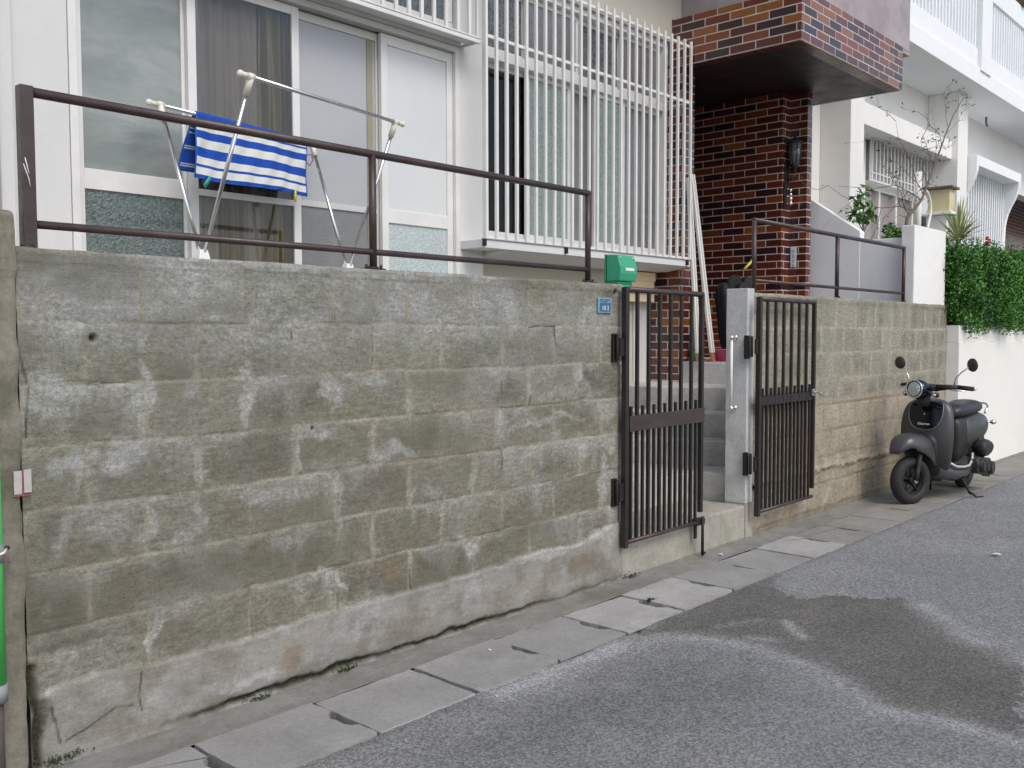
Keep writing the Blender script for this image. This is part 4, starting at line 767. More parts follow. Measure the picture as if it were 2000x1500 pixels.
MB().tube([(-.150, .0475, .52), (-.143, .0475, .49), (-.139, .0475, .47)], .0016, 6).tube([(-.155, .0475, .50), (-.14, .0475, .455), (-.136, .0475, .43)], .0014, 6).build('scratch', 'plastic_clean', r1)
railing('brown painted pipe railing on top of the right block wall', [4.640, 6.010, 7.455], 0, 0, 4.63, 7.46, .0165, .0125, .742, .325, .236)

# ================================================================== GATE
def gate_leaf(label, x0, x1, y, zt_, zb_, zm, n_low, plate, latch_right, hz, backside=False):
    t = thing('gate_leaf', label, 'gate', (x0, y, zb_), 'two leaves of the dark steel gate')
    MB().tube([(x0, y, zb_-.03), (x0, y, zt_+.012)], .0165, 4, sq=True).build('hinge_stile', 'gate_paint', t, .002)
    MB().tube([(x1, y, zb_+.06), (x1, y, zt_)], .0135, 4, sq=True).build('lock_stile', 'gate_paint', t, .002)
    MB().tube([(x0, y, zt_), (x1+.01, y, zt_-.006)], .0165, 12).build('top_rail', 'rail_paint', t)
    MB().tube([(x0, y-.004, zb_), (x1-.005, y-.004, zb_)], .0125, 12).build('bottom_rail', 'rail_paint', t)
    if plate: MB().box((x0+.02, y-.021, zm-.055), (x1+.012, y-.0135, zm+.034)).build('kick_plate', 'plate', t, .002); MB().box((x0+.016, y-.008, zm-.04), (x1-.01, y+.008, zm+.03)).build('cross_bar', 'gate_paint', t)
    else: MB().box((x0+.016, y+.0145, zm-.05), (x1-.01, y+.022, zm+.034)).build('kick_plate', 'gate_paint', t); MB().box((x0+.016, y-.006, zm-.03), (x1-.01, y+.006, zm+.03)).build('cross_bar', 'gate_paint', t)
    n = n_low; W_ = (x1-x0)/(n+1)
    for i in range(1, n+1):
        x = x0+W_*i; full = (i % 2 == 0); w = .0095 if full else .008
        MB().box((x-w, y-w+.001, zb_+.002), (x+w, y+w+.001, zt_-.004 if full else zm+.085)).build('bar', 'gate_paint', t, .0015)
    for z in hz:
        m = MB(); xx = x0-.055 if not backside else x0-.05
        m.box((xx-.018, -.018 if not backside else -.024, z-.082), (xx+.018, .002, z+.075)); m.box((xx+.0, y-.006, z-.05), (x0-.012, y+.008, z+.05)); m.tube([(xx, y*.55-.006, z-.07), (xx, y*.55-.006, z+.07)], .011, 10)
        m.build('hinge', 'rust_black', t, .002)
    return t
gl = gate_leaf('closed dark steel gate leaf with a brown plate across its middle, left of the gateway', 2.962, 3.765, -.045, .205, -1.215, -.535, 13, True, True, (-.115, -.925))
MB().box((3.70, -.062, -1.235), (3.80, -.02, -1.195)).box((3.72, -.040, -1.32), (3.742, -.026, -1.235)).build('latch', 'rust_black', gl, .003)
MB().tube([(3.757, -.07, -1.425), (3.757, -.07, -1.18)], .0095, 10).sphere((3.79, -.066, -1.415), .009, 8).build('drop_bolt', 'rust_black', gl)
gr = gate_leaf('dark steel gate leaf folded back against the right block wall', 4.452, 5.290, -.075, .190, -1.250, -.50, 13, False, False, (-.13, -.92), True)
MB().tube([(5.24, -.10, -.475), (5.30, -.105, -.472), (5.345, -.085, -.478)], .009, 8).tube([(5.30, -.105, -.472), (5.325, -.13, -.50), (5.355, -.12, -.505)], .006, 8).box((5.235, -.098, -.50), (5.275, -.088, -.45)).build('latch', 'grey_pipe', gr)

# ================================================================== CLOTHES AIRER
A0 = Vector((1.019, .60, 1.101)); az = R(78); dX = Vector((math.sin(az), math.cos(az), 0)); nX = Vector((-dX.y, dX.x, 0)); LN = 1.045
rk = thing('clothes_airer', 'folding steel clothes airer with cream plastic joints standing behind the railing', 'clothes airer', (1.5, .95, -.10))
near_l, near_r = A0.copy(), A0+dX*LN; far_l = A0+nX*.6+Vector((0, 0, -.05)); far_r = far_l+dX*LN*1.0
piv_l = A0+nX*.30-dX*.03; piv_l.z = .30; piv_r = piv_l+dX*(LN-.02)
for a, b in ((near_l, near_r), (far_l, far_r)): MB().tube([a-dX*.02, b+dX*.02], .0095, 14).build('rail', 'steel', rk)
for pv, tops in ((piv_l, (near_l, far_l)), (piv_r, (near_r, far_r))):
    for tp in tops:
        MB().tube([pv+(tp-pv)*.03, tp+(pv-tp)*.06], .0095, 14).build('arm', 'steel', rk)
        dd = (pv-tp).normalized(); s_ = -1 if tp in (near_l, far_l) else 1
        MB().tube([tp-dd*.012, tp+dd*.085], .0155, 14).tube([tp-dX*.018, tp+dX*.018], .0165, 14).tube([tp+dX*s_*.015, tp+dX*s_*.062], [.0125, .0125], 12).sphere(tp+dX*s_*.062, .0165, 12, (1, 1, 1)).build('joint', 'plastic_white', rk)
    bot = Vector((pv.x, pv.y, -.10))
    m = MB(); m.rings([[pv+Vector((sx*.02*k, sy*.02*k, dz)) for sx, sy in ((-1, -1), (1, -1), (1, 1), (-1, 1))] for k, dz in ((1, .05), (1.5, .0), (1.3, -.06))], smooth=False)
    m.build('pivot', 'plastic_clean', rk, .004)
    for s_ in (-1, 1): MB().tube([pv+Vector((0, 0, -.03)), bot+nX*.28*s_+Vector((0, 0, .01))], .0095, 12).build('leg', 'steel', rk)
# towel draped over the far rail
tw = thing('towel', 'blue and white striped towel hung over the back rail of the airer', 'towel', tuple(far_l+dX*.5))
t0, t1 = .20, .945; nu, nv = 46, 60; front, back = .335, .29
P = np.zeros((nv, nu, 3)); Sx = np.zeros((nv, nu, 3))
for j in range(nv):
    s_ = -front+(front+back)*j/(nv-1)
    for i in range(nu):
        u = i/(nu-1); base = far_l+dX*(t0+(t1-t0)*u)*LN
        r_ = .013; arc = r_*math.pi/2
        if abs(s_) < arc: th = s_/r_; off = nX*(r_*math.sin(th)); z = r_*math.cos(th)
        else: sg = 1 if s_ > 0 else -1; off = nX*(sg*(r_+.10*(abs(s_)-arc)*(3.0 if sg > 0 else .25))); z = -(abs(s_)-arc)*.985
        w = .014*math.sin(u*7.5+1+s_*2)*min(1, abs(s_)/.2)+.004*math.sin(u*19+s_*9)*min(1, abs(s_)/.15)+.004*math.sin(u*41-s_*22)*min(1, abs(s_)/.1)
        p = base+off+nX*w*(1 if s_ > 0 else 1)+Vector((0, 0, z-.05*math.sin(u*5.5+.4)*abs(s_)*.35))
        p -= dX*(.02*(abs(s_)/.33)) if u < .5 else -dX*0
        P[j, i] = p; Sx[j, i, 0] = (s_+front)/(front+.02) if s_ < .02 else (.90 if (int(s_*60)%5) else .60)
o = grid_mesh('cloth', P, {'sa': Sx}, 'towel', tw); sm = o.modifiers.new('thick', 'SOLIDIFY'); sm.thickness = .004; sm.offset = 0
edge = [Vector(P[j, 0]) for j in range(0, nv, 3)]; MB().tube(edge, .0042, 6).tube([Vector(P[j, nu-1]) for j in range(0, nv, 3)], .0042, 6).tube([Vector(P[0, i]) for i in range(0, nu, 3)]+[Vector(P[0, nu-1])], .0042, 6).build('hem', 'towel_edge', tw)
def peg(p, d, mat, label):
    d = Vector(d).normalized(); p = Vector(p); q = d.orthogonal().normalized()
    m = MB(); 
    for s_ in (-1, 1): m.tube([p+q*.004*s_-d*.0, p+q*.005*s_+d*.03, p+q*.009*s_+d*.062], [.005, .0065, .0045], 6)
    m.lathe([(.006, -.007), (.006, .007)], p+d*.03, q, 8); o = m.build('clothes_peg', mat); tag(o, label, 'clothes peg', 'pegs on the towel')
peg(Vector(P[0, 5])+nX*-.01+Vector((0, 0, .01)), dX*-.75+Vector((0, 0, -1)), 'teal', 'teal clothes peg on the lower left edge of the striped towel')
peg(Vector(P[0, 39])+Vector((0, 0, .015))-nX*.01, Vector((-.05, 0, -1)), 'yellow', 'yellow clothes peg on the lower right edge of the striped towel')
pv = Vector(P[22, nu-1]); MB().tube([pv, pv+Vector((.03, 0, .01)), pv+Vector((.045, 0, -.02)), pv+Vector((.02, 0, -.055)), pv+Vector((0, 0, -.04)), pv], .0035, 6).build('clip_ring', 'violet', tw)

# ================================================================== NEIGHBOURING HOUSE
NH = thing('apartment_house', 'white neighbouring house with long balcony, window hood and curved barred window, beyond the brick porch', 'house', (10, 1.5, -.3))
m = MB()
m.box((7.449, 1.5, -1.2), (10.08, 1.7, 3.2)).box((12.42, 1.5, -1.2), (15.0, 1.7, 3.2)).box((15.0, 1.5, 2.35), (30, 1.7, 3.2)).box((10.08, 1.5, -1.2), (12.42, 1.7, .70)).box((10.08, 1.5, 2.52), (12.42, 1.7, 3.2))
m.build('wall', 'neighbour_white', NH)
m = MB(); m.box((8.80, 1.15, -.6), (8.95, 1.499, 3.198)).box((8.975, 1.165, -.6), (9.20, 1.499, 3.198)).box((8.95, 1.26, -.6), (8.975, 1.499, 3.198)); m.build('column', 'neighbour_white', NH, .006)
MB().box((12.20, 1.10, -.6), (12.60, 1.499, 3.198)).build('column', 'neighbour_white', NH, .006)
MB().box((9.201, 1.18, 2.30), (12.199, 1.499, 2.545)).build('window_hood', 'neighbour_white', NH, .006)
w = MB().box((10.08, 1.56, 1.74), (12.42, 1.64, 1.84)).box((10.08, 1.56, .70), (10.13, 1.64, 1.74)).box((12.37, 1.56, .70), (12.42, 1.64, 1.74)).box((10.64, 1.55, .70), (10.70, 1.63, 1.74)).box((11.21, 1.55, .70), (11.27, 1.63, 1.74)).box((11.80, 1.55, .70), (11.86, 1.63, 1.74)).build('window', 'alu_white', NH, .003)
MB().box((10.13, 1.60, .70), (12.37, 1.605, 1.74)).build('pane', 'glass_pink_reflect', w)
MB().box((10.08, 1.60, 1.84), (12.42, 1.605, 2.52)).build('upper_pane', 'glass_pink_reflect', w)
g = MB().box((10.09, 1.44, 1.80), (12.3, 1.46, 1.825)).box((10.09, 1.44, 1.90), (12.3, 1.455, 1.915)).box((10.09, 1.44, 2.48), (12.3, 1.46, 2.50)).box((10.092, 1.441, 1.81), (10.11, 1.459, 2.49)).build('window_grille', 'alu_white', NH)
x = 10.13
while x < 12.3: MB().box((x, 1.438, 1.825), (x+.038, 1.4605, 2.48)).build('bar', 'alu_white', g); x += .118
BF = .80
m = MB(); m.box((8.21, BF, 3.20), (34, 2.2, 3.415)); bal = m.build('balcony', 'balcony_white', NH, .006)
for x0, x1 in ((8.46, 12.035), (12.465, 14.395), (14.755, 34)):
    MB().box((x0, BF+.03, 3.425), (x1, BF+.12, 3.665)).build('curb', 'balcony_white', bal, .006); MB().box((x0, BF+.02, 4.41), (x1, BF+.13, 4.70)).build('top_rail', 'balcony_white', bal, .006)
for x0, x1 in ((12.04, 12.46), (14.40, 14.75), (8.21, 8.45)): MB().box((x0, BF-.02, 3.38), (x1, BF+.16, 4.9)).build('post', 'balcony_white', bal, .006)
x = 8.50; k = 0
while x < 14.4 and k < 60:
    if x < 12.0 or x > 12.47: MB().box((x, BF+.045, 3.665), (x+.045, BF+.09, 4.41)).build('baluster', 'balcony_white', bal)
    x += .115; k += 1
MB().box((8.21, 2.2, 3.2), (34, 2.4, 6.5)).build('upper_wall', 'balcony_white', NH)
for x, y in ((10.35, 1.30), (14.1, 1.30)): MB().tube([(x, y, 3.2), (x, y, 3.10), (x+.01, y-.02, 3.06)], .014, 8).build('ceiling_hook', 'dark_cap', NH)
# curved box grille
prof = [(1.499, .9), (1.499, 2.40), (.98, 2.40), (.98, 2.30), (.985, 2.2), (1.01, 2.1), (1.05, 2.0), (1.10, 1.9), (1.14, 1.8), (1.165, 1.7), (1.18, 1.6), (1.185, 1.45), (1.185, .9)]
bw = MB().prism(prof, 0, 12.62, 12.72).prism(prof, 0, 14.72, 14.82).box((12.72, .98, 2.26), (14.72, 1.499, 2.40)).box((12.72, 1.19, .88), (14.72, 1.499, .98)).build('curved_window_box', 'balcony_white', NH, .004)
MB().box((12.72, 1.47, .98), (14.72, 1.4985, 2.26)).build('pane', 'glass_frost_grey', bw)
for i in range(18):
    x = 12.79+i*.112; MB().box((x, 1.20, .98), (x+.04, 1.24, 2.26)).build('bar', 'balcony_white', bw)
MB().box((14.6, 2.6, -1.2), (34, 2.8, 3.19)).build('brick_wall', 'brick', NH)
m = MB(); 
for i in range(12): m.box((12.5+i*.2, .95, .80), (12.52+i*.2, .97, 1.06))
m.box((12.4, .94, 1.06), (15, .98, 1.09)); m.build('low_rail', 'alu_white', NH)

# boundary walls and pier
bwl = MB().prism([(.124, .845), (.535, .84), (.535, -.9), (.124, -.9)], 0, 7.60, 7.70).prism([(.535, .93), (1.0, 1.255), (1.499, 1.60), (1.499, -.9), (.535, -.9)], 0, 7.595, 7.70).build('boundary_wall', 'grey_wall', bevel=.006); tag(bwl, 'grey rendered boundary wall with a sloping top behind the right railing', 'wall')
pier = rough_box('pier', (7.53, .002, .205), (8.375, .124, .945), 'neighbour_white', amp=.003, bevel=.008); tag(pier, 'white rendered pier standing on the right end of the block wall', 'pier')
pw = rough_box('planter_wall', (8.455, -.12, GZ-.05), (22, .42, -.135), 'planter_white', amp=.003, res=.12, bevel=.006); tag(pw, 'smooth cream white street wall under the green hedge, behind the scooter', 'wall')
rough_box('coping', (8.455, -.114, -.1345), (22, .42, .030), 'planter_white', pw, amp=.003, res=.12)
sb = MB().box((7.71, .13, -.9), (9.9, 1.0, .80)).build('planter', 'grey_wall'); tag(sb, 'raised planter behind the white pier', 'planter')
MB().box((7.73, .15, .80), (9.88, .98, .815)).build('earth', 'soil', sb)
# khaki post box with a dark cap, and a white ring ornament
kb = thing('post_box', 'khaki square box with a dark flat cap on a pillar behind the white pier', 'post box', (10.2, .65, .8))
MB().box((10.02, .50, 1.345), (10.20, .78, 1.60)).build('box', 'khaki', kb, .004); MB().box((9.98, .46, 1.602), (10.24, .82, 1.63)).build('cap', 'dark_cap', kb, .003); MB().box((9.99, .47, 1.312), (10.24, .82, 1.343)).build('ledge', 'neighbour_white', kb, .003); MB().box((10.06, .54, .30), (10.18, .76, 1.31)).build('pillar', 'neighbour_white', kb, .004)
wo = thing('ring_ornament', 'white post with a round hoop beside the khaki box', 'ornament', (9.1, .52, .82))
MB().tube([(9.02, .50, .82), (9.02, .50, 1.66)], .035, 12).build('post', 'neighbour_white', wo)
ring = [(9.22+.19*math.cos(a), .50, 1.30+.19*math.sin(a)) for a in np.linspace(R(205), R(-40), 26)]+[(9.33, .5, 1.10), (9.26, .5, 1.02)]
MB().tube(ring, .014, 8).build('hoop', 'neighbour_white', wo); MB().rings([[(9.19+.14*math.cos(a), y, 1.34+.11*math.sin(a)) for a in np.linspace(0, 2*math.pi, 24, endpoint=False)] for y in (.505, .515)], smooth=False).build('disc', 'glass_frost_white', wo)

# ================================================================== PLANTS
def leaves_mesh(name, C, D, L, Wd, A, mat, parent=None, fold=.25):
    """C centres, D directions (n,3), L lengths, Wd widths, A tone: one small folded leaf each"""
    n = len(C); up = rng.normal(size=(n, 3))*.5+np.array([0, -.4, .8]); D = D/np.linalg.norm(D, axis=1, keepdims=True)
    Sd = np.cross(D, up); Sd /= np.linalg.norm(Sd, axis=1, keepdims=True)+1e-9; Nn = np.cross(Sd, D)
    L = L[:, None]; Wd = Wd[:, None]; a = C-D*L*.5; b = C+D*L*.5-Nn*L*.12; l = C-Sd*Wd*.5+Nn*Wd*fold; r = C+Sd*Wd*.5+Nn*Wd*fold
    V = np.stack([a, l, b, r], 1).reshape(-1, 3); i = np.arange(n)*4; F = np.concatenate([np.stack([i, i+1, i+2], 1), np.stack([i, i+2, i+3], 1)])
    if parent is not None: V = V-np.array(parent.location)
    me = bpy.data.meshes.new(name); me.vertices.add(len(V)); me.vertices.foreach_set('co', V.astype(np.float32).ravel())
    me.loops.add(F.size); me.loops.foreach_set('vertex_index', F.ravel().astype(np.int32)); me.polygons.add(len(F))
    me.polygons.foreach_set('loop_start', np.arange(0, F.size, 3, dtype=np.int32)); me.polygons.foreach_set('loop_total', np.full(len(F), 3, dtype=np.int32)); me.update(); me.validate()
    set_attr(me, 'sa', np.repeat(np.stack([A, A, A], 1), 4, 0)); me.materials.append(MT[mat]); o = bpy.data.objects.new(name, me); COL.objects.link(o)
    if parent is not None: o.parent = parent
    return o
def clumps(n, boxes, seed, rlo=.05, rhi=.12, per=60, out=None):
    pass
# hedge: clumps of small leaves around twigs over a dark, irregular core
hx0, hx1, hy0, hy1, hz0, hz1 = 8.46, 12.6, -.20, .50, .03, .76
hd = thing('hedge', 'dense green clipped hedge overhanging the cream street wall', 'hedge', (10, .1, .03))
Cs, Ds, As, Ls = [], [], [], []
nc = 2300
for i in range(nc):
    x = hx0+(hx1-hx0)*random.random()**1.15; side = random.random()
    bulge = .07*math.sin(x*4.1)+.05*math.sin(x*9.7+1)
    if side < .60: y = hy0-bulge*.6+random.uniform(-.02, .08); z = random.uniform(hz0-.03, hz1)
    elif side < .85: z = hz1+bulge*.5+random.uniform(-.05, .03)+.035*(x-8.4)*.6; y = random.uniform(hy0, hy1)
    else: x = hx0+random.uniform(-.05, .06); y = random.uniform(hy0, hy1); z = random.uniform(hz0+.1, hz1)
    dn = float(vn(np.array([x*4.5]), np.array([z*5+3]))[0]-.5)*.16
    if side < .6: y -= dn
    elif side < .85: z += dn*.6
    cr_ = .12                                                 # round the long front-top and left edges
    if z > hz1-cr_ and y < hy0+cr_: y += (z-hz1+cr_)*.45
    if x < hx0+.12 and y < hy0+.1: y += (hx0+.12-x)*.8
    if z < .15: x = max(x, hx0+.06+ (0.15-z)*.6); y += .02
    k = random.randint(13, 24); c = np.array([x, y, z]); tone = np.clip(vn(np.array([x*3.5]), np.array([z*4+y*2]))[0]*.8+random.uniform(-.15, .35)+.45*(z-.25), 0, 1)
    hang = random.random() < .25; shoot = random.random() < .06
    off = rng.normal(size=(k, 3))*np.array([.042, .034, .040]); off = off+(np.linspace(0, 1, k)[:, None]*np.array([random.uniform(-.05, .05), -.10 if z < hz1-.05 else 0, .14]) if shoot else 0)
    if random.random() < .03: tone = 1.25
    
    outd = np.array([0, -1, .25]) if side < .6 else (np.array([0, -.2, 1]) if side < .85 else np.array([-1, -.4, .2]))
    Cs.append(c+off); Ds.append(rng.normal(size=(k, 3))*.75+outd*.55+np.array([0, 0, -.8 if hang else .15])); As.append(np.clip(tone+rng.normal(size=k)*.24, 0, 1.3)); Ls.append(rng.uniform(.024, .048, k))
Cs, Ds, As, Ls = map(np.concatenate, (Cs, Ds, As, Ls))
leaves_mesh('foliage', Cs, Ds, Ls, Ls*.5, As, 'hedge_leaf', hd)
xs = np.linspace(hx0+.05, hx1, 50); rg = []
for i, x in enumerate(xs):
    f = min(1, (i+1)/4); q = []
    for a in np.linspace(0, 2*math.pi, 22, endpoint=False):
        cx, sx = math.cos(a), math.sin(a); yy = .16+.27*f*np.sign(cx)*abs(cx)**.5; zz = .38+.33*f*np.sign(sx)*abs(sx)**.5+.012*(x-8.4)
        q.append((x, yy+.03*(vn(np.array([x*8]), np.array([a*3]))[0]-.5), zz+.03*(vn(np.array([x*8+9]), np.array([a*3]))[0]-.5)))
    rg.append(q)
MB().rings(rg).build('shade_core', simple('hedge_shade_core', (.020, .034, .012), .9, 0, .5, 20), hd)  # solid core, coloured dark for the shade between the leaves
# bare sapling
sp = thing('sapling', 'thin sparse sapling with a few leaves in front of the neighbouring window', 'tree', (8.39, .40, .82))
tr = [(8.36, .42, .80), (8.40, .40, .99), (8.44, .4, 1.12), (8.83, .4, 1.34), (9.0, .4, 1.52), (9.27, .4, 1.82), (9.51, .4, 2.10), (9.77, .4, 2.37), (10.1, .38, 2.65)]
m = MB(); m.tube(tr, [.022, .020, .018, .014, .012, .010, .008, .006, .003], 8); tips = []
def branch(p, d, ln, r, depth):
    p = Vector(p); d = Vector(d).normalized(); pts = [p.copy()]
    for i in range(5):
        d = (d+Vector((random.gauss(0, .22), random.gauss(0, .15), random.gauss(.05, .2)))).normalized(); p = p+d*ln/5; pts.append(p.copy())
        if depth > 0 and random.random() < .38: branch(p, (d+Vector((random.gauss(0, .7), random.gauss(0, .4), random.gauss(0, .6)))), ln*.55, r*.6, depth-1)
        if depth < 2: tips.append((p.copy(), d.copy()))
    m.tube(pts, [r*(1-.14*i) for i in range(6)], 5)
for p, d, ln, r in (((8.83, .4, 1.34), (-1, .1, .25), 1.1, .006), ((8.6, .4, 1.2), (-1, 0, .55), 1.2, .006), ((8.9, .4, 1.40), (-.8, .1, .9), .9, .005), ((9.2, .4, 1.75), (-.8, 0, .6), .55, .005), ((9.0, .4, 1.52), (.2, 0, 1), .5, .004), ((9.4, .4, 1.98), (-.7, 0, .55), .55, .004), ((9.6, .4, 2.2), (-.4, 0, .8), .35, .003), ((8.44, .4, 1.12), (.9, 0, .2), .6, .005), ((9.9, .4, 2.45), (.4, 0, .8), .2, .003), ((9.15, .4, 1.7), (.1, 0, 1), .5, .004), ((8.5, .4, 1.15), (-.9, 0, .1), .9, .006)): branch(p, d, ln, r, 2)
m.build('trunk', 'bark', sp)
C, D = [], []
for p, d in tips:
    for _ in range(random.choice((0, 0, 0, 1))): C.append(Vector(p)+Vector((random.gauss(0, .018), random.gauss(0, .018), random.gauss(0, .018)))); D.append(d+Vector((random.gauss(0, .8), random.gauss(0, .6), random.gauss(-.2, .6))))
for c0, k in (((9.10, .4, 1.98), 26), ((9.2, .4, 1.90), 22), ((8.75, .4, 1.42), 26), ((8.0, .4, 1.55), 24), ((10.05, .4, 2.6), 16), ((9.0, .4, 1.55), 14), ((7.9, .4, 1.75), 10)):
    for _ in range(k): C.append(Vector(c0)+Vector((random.gauss(0, .10), random.gauss(0, .06), random.gauss(0, .07)))); D.append(Vector((random.gauss(0, 1), random.gauss(0, 1), random.gauss(-.2, .6))))
C = np.array([c[:] for c in C]); D = np.array([d[:] for d in D]); n = len(C); leaves_mesh('foliage', C, D, rng.uniform(.025, .05, n), rng.uniform(.012, .024, n), rng.random(n), 'sapling_leaf', sp)
def bush(name, label, cat, base, rad, n, L, mat='plant_leaf', stem=None, squash=1, group=None):
    t = thing(name, label, cat, base, group); b = Vector(base); m = MB(); C, D = [], []
    for i in range(max(5, n//22)):
        a = random.uniform(0, 6.28); e = random.uniform(.3, 1); tip = b+Vector((math.cos(a)*rad*random.random()**.5, math.sin(a)*rad*.7*random.random(), (stem or 0)+rad*squash*e*1.3)); mid = b+Vector((0, 0, stem or 0)); 
        m.tube([b, (b+mid)/2+Vector((.01, 0, 0)), mid, (mid+tip)/2+Vector((0, 0, .02)), tip], [.009, .008, .006, .004, .002], 5)
        for k in range(22):
            f = random.uniform(.35, 1.05); p = mid+(tip-mid)*f+Vector((random.gauss(0, rad*.16), random.gauss(0, rad*.16), random.gauss(0, rad*.12))); C.append(p[:]); D.append(((tip-mid).normalized()*.4+Vector((random.gauss(0, .8), random.gauss(0, .8), random.gauss(-.25, .6))))[:])
    m.build('stem', 'bark', t); C = np.array(C); D = np.array(D); n = len(C); leaves_mesh('foliage', C, D, rng.uniform(.7, 1.2, n)*L, rng.uniform(.7, 1.2, n)*L*.42, np.clip(rng.normal(.45, .28, n), 0, 1), mat, t); return t
bush('potted_shrub', 'leafy dark green shrub by the lower end of the sloping boundary wall', 'shrub', (7.84, .60, .80), .30, 120, .10, stem=.14)
bush('ground_plant', 'low green tuft on the planter edge just left of the white pier', 'plant', (8.08, .38, .80), .17, 170, .06)
bush('ground_plant', 'dark green low plant in the planter below the leafy shrub', 'plant', (7.86, .35, .80), .10, 110, .05)
bush('ground_plant', 'bright green bushy tuft beside the sapling trunk', 'plant', (8.22, .40, .80), .19, 200, .06)
bush('ground_plant', 'green plant behind the top of the white pier, under the hoop', 'plant', (8.95, .45, .82), .16, 140, .06)
bush('ground_plant', 'green plant below the khaki box', 'plant', (9.55, .50, .82), .17, 160, .06)
yu = thing('spiky_plant', 'pale spiky yucca behind the left end of the hedge', 'plant', (10.2, .45, .80)); C, D, Ls = [], [], []
m = MB(); vs = []
for i in range(110):
    a = random.uniform(0, 6.28); el = random.uniform(.1, 1.5); ln = random.uniform(.38, .58); d = Vector((math.cos(a)*math.cos(el), math.sin(a)*math.cos(el)*.8, math.sin(el))); b = Vector((10.2, .45, 1.02)); sd2 = d.cross(Vector((0, 0, 1))).normalized()*.009; dr = Vector((0, 0, -.10*math.cos(el)))
    m.add([b-sd2, b+sd2, b+d*ln*.55+sd2*1.2+dr*.3, b+d*ln*.55-sd2*1.2+dr*.3, b+d*ln+dr], [(0, 1, 2, 3), (3, 2, 4)])
m.tube([(10.2, .45, .80), (10.2, .45, 1.02)], .03, 8); o = m.build('leaf_rosette', 'yucca_leaf', yu); set_attr(o.data, 'sa', np.repeat(rng.random((len(m.v), 1)), 3, 1))
fl = thing('flowering_plant', 'small red flowers behind the hedge', 'plant', (11.2, .42, .8)); m = MB()
for i in range(14): m.sphere((11.2+random.gauss(0, .06), .42+random.gauss(0, .05), 1.04+random.gauss(0, .05)), .022, 6)
m.build('flower', 'red_flower', fl); m = MB(); [m.tube([(11.2, .42, .8), (11.2+random.gauss(0, .05), .42, 1.02)], .005, 5) for _ in range(6)]; m.build('stem', 'bark', fl)
pt = thing('potted_plant', 'green potted plant on the balcony rail at the top right corner', 'plant', (14.0, .86, 4.70)); MB().lathe([(.0, 0), (.10, 0), (.14, .22), (.12, .22), (.0, .2)], (14.0, .86, 4.702), n=20).build('pot', 'dark_cap', pt)
n = 260; leaves_mesh('foliage', np.array([14.0, .86, 5.05])+rng.normal(size=(n, 3))*np.array([.16, .1, .11]), rng.normal(size=(n, 3)), rng.uniform(.05, .1, n), rng.uniform(.02, .05, n), rng.random(n), 'plant_leaf', pt)
# weeds, scraps
def weed(x, y, z, r_, n, label):
    C = np.array([x, y, z])+rng.normal(size=(n, 3))*np.array([r_, r_*.35, r_*.25]); C[:, 2] = np.maximum(C[:, 2], z); o = leaves_mesh('weed', C, rng.normal(size=(n, 3))+np.array([0, 0, .8]), rng.uniform(.008, .02, n), rng.uniform(.004, .009, n), rng.random(n), 'moss_leaf'); return tag(o, label, 'weed')
weed(2.74, -.37, GZ+.006, .022, 70, 'tiny weed growing in the notch of the drain cover left of the step'); weed(1.05, -.012, GZ+.012, .035, 110, 'patch of moss and weeds in the crack along the foot of the block wall'); weed(.62, -.012, GZ+.012, .03, 70, 'left, smaller patch of moss in the crack along the foot of the block wall'); weed(3.06, -.02, GZ+.01, .04, 70, 'little weed where the wall foot meets the doorstep')
weed(-.13, -.03, GZ+.03, .04, 120, 'moss where the block wall meets the old wall, bottom left corner')
for i, (x, y, s_) in enumerate(((5.02, -1.42, .035), (3.86, -.14, .016), (1.6, -.30, .010))):
    m = MB(); a = [Vector((x+math.cos(t)*s_*random.uniform(.5, 1), y+math.sin(t)*s_*random.uniform(.4, 1), GZ+.012+random.uniform(0, .008))) for t in np.linspace(0, 6.28, 7, endpoint=False)]; m.add(a, [tuple(range(7))]); m.add([p-Vector((0, 0, .003)) for p in a], [tuple(range(7))[::-1]]); o = m.build('paper_scrap', 'litter'); tag(o, ('white paper scrap on the asphalt right of the dark patch', 'tiny white scrap by the foot of the gate bolt', 'tiny white speck of paper on the drain covers')[i], 'litter')

# ================================================================== SCOOTER
SO = Vector((7.07, -.42, GZ)); SC = thing('scooter', 'matt dark grey retro motor scooter parked against the block wall', 'scooter', tuple(SO))
def T(p): return SO+Vector(p)
SA = -R(23); PV = -.47
def Q(p):                      # steering assembly, turned towards the wall
    x, y, z = p[0]-PV, p[1], p[2]; return SO+Vector((PV+x*math.cos(SA)-y*math.sin(SA), x*math.sin(SA)+y*math.cos(SA), z))
def mapv(m, f): m.v = [tuple(f(p)) for p in m.v]; return m
def wheel(cx, f, lab=None):
    rr = .152; m = MB(); ring = []
    for i in range(48):
        a = 2*math.pi*i/48; ring.append([(cx+(rr+.048*math.cos(b)*1.0)*math.cos(a), .047*math.sin(b)*(1.05), .2+(rr+.048*math.cos(b))*math.sin(a)) for b in np.linspace(0, 2*math.pi, 14, endpoint=False)])
    m.rings(ring, closed=True); w = mapv(m, f).build('wheel', 'rubber', SC)
    m = MB(); ring = []
    for i in range(40):
        a = 2*math.pi*i/40; ring.append([(cx+q*math.cos(a), t, .2+q*math.sin(a)) for q, t in ((.112, -.034), (.125, -.034), (.125, .034), (.112, .034))])
    m.rings(ring, closed=True, smooth=False); m.tube([(cx, -.045, .2), (cx, .045, .2)], .030, 16)
    for k in range(5):
        a = 2*math.pi*k/5+.3; m.tube([(cx+.02*math.cos(a), -.006, .2+.02*math.sin(a)), (cx+.115*math.cos(a), -.006, .2+.115*math.sin(a))], [.016, .011], 8)
    mapv(m, f).build('rim', 'wheel', w); return w
